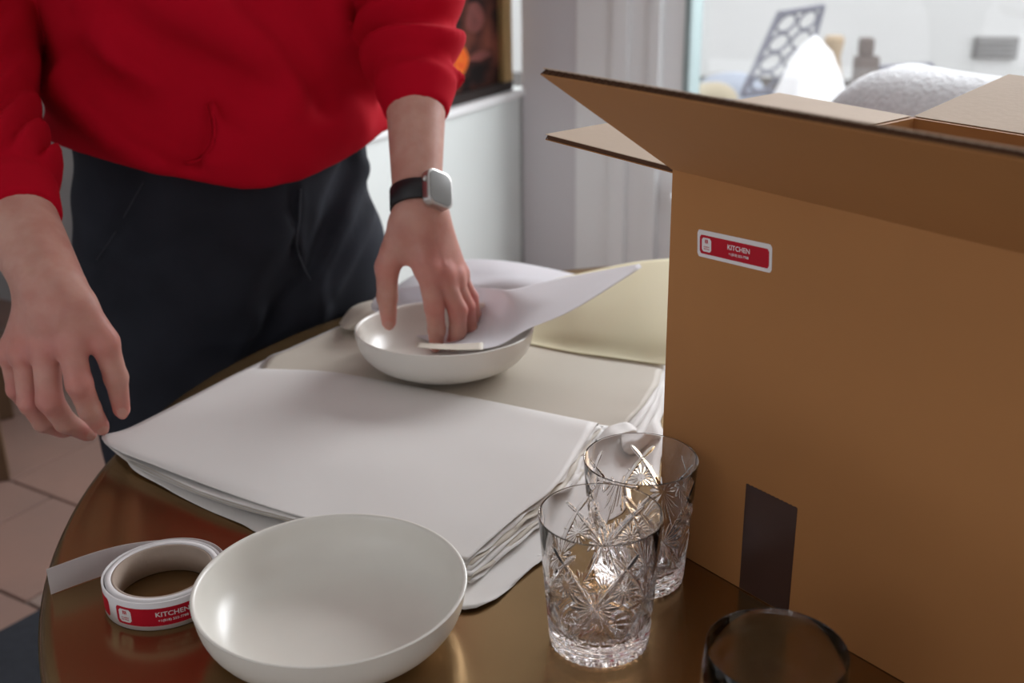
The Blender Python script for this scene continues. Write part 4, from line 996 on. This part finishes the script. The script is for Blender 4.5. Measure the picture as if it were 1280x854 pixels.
FOLDS = [  # (polyline in the picture, width, height) : ridges + / creases -
    ([(95, 75), (170, 150), (230, 190)], 0.022, -0.010), ([(75, 100), (140, 175), (200, 205)], 0.016, 0.008),
    ([(250, 5), (320, 60), (360, 110)], 0.035, 0.012), ([(300, 0), (380, 90), (400, 130)], 0.02, -0.007),
    ([(330, 110), (250, 130), (190, 110)], 0.03, -0.008), ([(420, 0), (440, 60), (462, 110)], 0.02, 0.010), ([(300, 190), (380, 190), (440, 150)], 0.03, 0.010),
    ([(262, 120), (268, 165), (262, 196)], 0.010, 0.0125), ([(252, 125), (251, 170), (236, 197)], 0.010, -0.015), ([(285, 170), (310, 215), (330, 232)], 0.015, 0.006),
    ([(130, 20), (180, 70), (260, 90)], 0.03, -0.009), ([(110, 0), (150, 60), (190, 100)], 0.025, 0.008)]
FO = [(H_(l), w_, h_ * 2.3) for l, w_, h_ in FOLDS]
FS = []
def f_sleeve(p, sl, rr_, ax_, amp=1.0, ph=0.0):
    d = chain(p, sl, rr_)
    for i in range(1, len(sl) - 1): d = smin(d, np.linalg.norm(p - sl[i], axis=1) - rr_[i], 0.02)
    s_ = (p - sl[0]) @ ax_
    side = p @ LAT
    bunch = 0.0075 * amp * np.sin((s_ + 0.35 * (side - side.mean()) * 0 + 0.16 * np.sin(side * 9 + ph)) * 2 * PI / 0.042 + 2.0 * np.sin(side * 14 + ph)) * np.clip((s_ - 0.042) / 0.02, 0, 1) * np.exp(-np.clip(s_ - 0.05, 0, 9) / 0.16)
    d = d - bunch
    d = d + 0.006 * np.exp(-((s_ - 0.047) / 0.006) ** 2) * (s_ < 0.08)     # cuff seam
    end = -s_ - 0.002
    d = -smin(-d, -end, 0.007)
    return d
def f_hood(p):
    t = f_t0(p)
    for pts, w_, h_ in FO: t = t - wr(p, pts, w_, h_)
    t = t - 0.0035 * np.sin(p[:, 0] * 31 + p[:, 2] * 47 + 2 * np.sin(p[:, 2] * 18)) 
    hz = hem_z(p)
    band = np.clip((hz + 0.055 - p[:, 2]) / 0.012, 0, 1); t = t + 0.004 * band
    t = -smin(-t, p[:, 2] - hz, 0.008)
    a = f_sleeve(p, slA, rA, axA, 1.3, 0.5); b = f_sleeve(p, slB, rB, axB, 1.7, 1.7)
    s_ = np.minimum(a, b); hs = np.clip((p[:, 2] - 1.20) / 0.1, 0, 1); k = 0.0015 + 0.035 * hs
    h2 = np.clip(0.5 + 0.5 * (s_ - t) / k, 0, 1); return s_ + (t - s_) * h2 - k * h2 * (1 - h2)
v_, q_ = surface_nets(f_hood, (-1.02, 0.98, 0.83), (0.14, 1.86, 1.50), 0.0048); v_ = smooth_mesh(v_, q_, 2, 0.5)
hood = np_mesh('hooded_sweatshirt', rel(v_), q_, M['hoodie'], pr)
hood['label'] = 'red hooded sweatshirt with front pocket'
# hem seam and pocket edge as stitched cords
def cord(name, pts, r_, m, parent, lift=0.001):
    bm = bmesh.new(); pts = dense(np.array(pts), 6); tube(bm, [Vector(rel(q + (CAM - q) / np.linalg.norm(CAM - q) * lift)) for q in pts], r_, 6); return bm_obj(name, bm, m, parent, True)
cord('pocket_edge', [hit(x, y, f_hood) for x, y in ((262, 128), (268, 150), (268, 172), (262, 188), (250, 200), (232, 204))], 0.0018, M['hoodie'], hood)
cord('pocket_edge', [hit(x, y, f_hood) for x, y in ((257, 128), (263, 150), (263, 172), (257, 187), (246, 197), (230, 201))], 0.0014, M['hoodie'], hood)

# --- trousers
pel = stack_sdf([(0.66, 0, 0.0, 0.195, 0.125), (0.76, 0, 0.0, 0.200, 0.135), (0.86, 0, 0.0, 0.196, 0.138), (0.98, 0, 0.005, 0.185, 0.13)])
def f_tr0(p):
    d = pel(p) + np.clip((0.735 - p[:, 2]), 0, 1) * 1.2
    for s_, ft in ((-1, footR), (1, footL)):
        hj = HIP + LAT * 0.100 * s_ + np.array([0, 0, 0.80]); kn = HIP + LAT * 0.120 * s_ + FRT * (0.05 if s_ < 0 else -0.01) + np.array([0, 0, 0.48]); an = ft + np.array([0, 0, 0.10])
        leg = np.minimum(cone(p, hj, kn, 0.112, 0.094), cone(p, kn, an, 0.093, 0.078)); d = smin(d, leg, 0.02)
    return np.maximum(d, 0.035 - p[:, 2])
TF = [([(372, 240), (372, 300), (382, 345)], 0.006, 0.004), ([(365, 240), (366, 300), (376, 345)], 0.006, -0.005),
      ([(440, 200), (415, 260), (398, 330)], 0.012, -0.010), ([(455, 210), (432, 270), (402, 335)], 0.010, 0.008), ([(350, 290), (320, 330), (300, 380)], 0.02, 0.008),
      ([(385, 350), (350, 385), (330, 425)], 0.012, -0.012), ([(320, 395), (305, 425), (296, 440)], 0.010, 0.007), ([(180, 230), (150, 290), (122, 322)], 0.006, -0.003),
      ([(460, 260), (440, 310), (415, 360)], 0.012, 0.006), ([(240, 300), (200, 330), (150, 330)], 0.02, -0.004), ([(395, 355), (400, 380), (392, 410)], 0.012, 0.008)]
TFO = [(H_(l, f_tr0), w_, h_ * 2.2) for l, w_, h_ in TF]
def f_tr(p):
    d = f_tr0(p)
    for pts, w_, h_ in TFO: d = d - wr(p, pts, w_, h_)
    return d - 0.002 * np.sin(p[:, 0] * 23 + p[:, 2] * 31 + 2.2 * np.sin(p[:, 2] * 13 + p[:, 1] * 9))
v_, q_ = surface_nets(f_tr, HIP + np.array([-0.40, -0.40, 0.02]), HIP + np.array([0.40, 0.40, 1.0]), 0.0058); v_ = smooth_mesh(v_, q_, 2, 0.5)
tr_ = np_mesh('trousers', rel(v_), q_, M['denim'], pr)
tr_['label'] = 'loose charcoal grey trousers'
cord('fly_seam', [hit(x, y, f_tr) for x, y in ((376, 236), (374, 275), (371, 307), (380, 335), (388, 350))], 0.0014, M['seam'], tr_, 0.0022)
cord('pocket_seam', [hit(x, y, f_tr) for x, y in ((180, 226), (160, 262), (142, 294), (121, 325))], 0.0010, M['seam'], tr_, 0.0022)
for ft in (footR, footL):
    def f_sh(p):
        a = ft + np.array([0, 0, 0.058]); d = cone(p, a - FRT * 0.07, a + FRT * 0.02, 0.045, 0.047); d = smin(d, cone(p, a, a + FRT * 0.16 - np.array([0, 0, 0.014]), 0.046, 0.036), 0.02)
        return np.maximum(d, 0.0115 - p[:, 2])
    v_, q_ = surface_nets(f_sh, ft + np.array([-0.25, -0.25, 0.0]), ft + np.array([0.25, 0.25, 0.14]), 0.008); np_mesh('shoe', rel(smooth_mesh(v_, q_, 2)), q_, M['shoe'], pr)

# --- watch on the left wrist
wc = P(523, 250, 1.287); aax = (JB['arm'][3] - JB['arm'][1]); aax /= np.linalg.norm(aax)          # along the arm towards the hand
rv = RT * 0.70 - FW * 0.71; nrm = rv - aax * (rv @ aax); nrm /= np.linalg.norm(nrm); sid = np.cross(nrm, aax)
wt_ = empty('wrist_watch', tuple(wc), 'silver square-cased smartwatch with black band on the wrist above the rear bowl', 'watch')
wt_.matrix_world = Matrix(((sid[0], aax[0], nrm[0], wc[0]), (sid[1], aax[1], nrm[1], wc[1]), (sid[2], aax[2], nrm[2], wc[2]), (0, 0, 0, 1)))
RW = 0.0292                                                            # wrist radius
v, f = [], []; n = 72
for k in range(n):
    a = 2 * PI * k / n
    for (dr, y) in ((0, -0.0125), (0.0026, -0.0115), (0.0026, 0.0115), (0, 0.0125)):
        r_ = RW + dr; v.append((r_ * math.sin(a), y, r_ * math.cos(a)))
for k in range(n):
    for j in range(4): f.append((4 * k + j, 4 * k + (j + 1) % 4, 4 * ((k + 1) % n) + (j + 1) % 4, 4 * ((k + 1) % n) + j))
from_py('band', v, f, M['band'], wt_, True)
def rr_prism(name, w_, l_, rad_, z0, z1, m, parent, bev=0.0012):
    bm = bmesh.new(); pts = rrect(w_, l_, rad_, 8); vs = [bm.verts.new((x, y, z0)) for x, y in pts]; fc = bm.faces.new(vs)
    r_ = bmesh.ops.extrude_face_region(bm, geom=[fc]); bmesh.ops.translate(bm, vec=(0, 0, z1 - z0), verts=[g_ for g_ in r_['geom'] if isinstance(g_, bmesh.types.BMVert)])
    bmesh.ops.recalc_face_normals(bm, faces=bm.faces)
    if bev: bmesh.ops.bevel(bm, geom=[e for e in bm.edges if e.calc_face_angle(0) > 1.0], offset=bev, segments=3, affect='EDGES', profile=0.6)
    return bm_obj(name, bm, m, parent, True)
case = rr_prism('case', 0.036, 0.043, 0.010, RW - 0.004, RW + 0.0075, M['silver'], wt_, 0.002)
rr_prism('screen', 0.0315, 0.0385, 0.0085, RW + 0.0068, RW + 0.0080, M['screen'], wt_, 0.0004)
bm = bmesh.new(); bmesh.ops.create_cone(bm, cap_ends=True, segments=20, radius1=0.0033, radius2=0.0033, depth=0.003)
bmesh.ops.transform(bm, matrix=Matrix.Translation((-0.0190, -0.008, RW + 0.002)) @ Matrix.Rotation(PI / 2, 4, 'Y'), verts=bm.verts); bm_obj('crown', bm, M['silver'], wt_, True)
rr_prism('side_button', 0.0016, 0.010, 0.0007, RW + 0.0008, RW + 0.0035, M['silver'], wt_, 0.0).location = (0.0186, 0.006, 0)
for nm, J_ in (('A', JA), ('B', JB)):
    for fg in ('thumb', 'index', 'middle', 'ring', 'little'):
        q = J_[fg]; print('BONES', nm, fg, [round(float(np.linalg.norm(q[i + 1] - q[i])) * 1000) for i in range(len(q) - 1)])
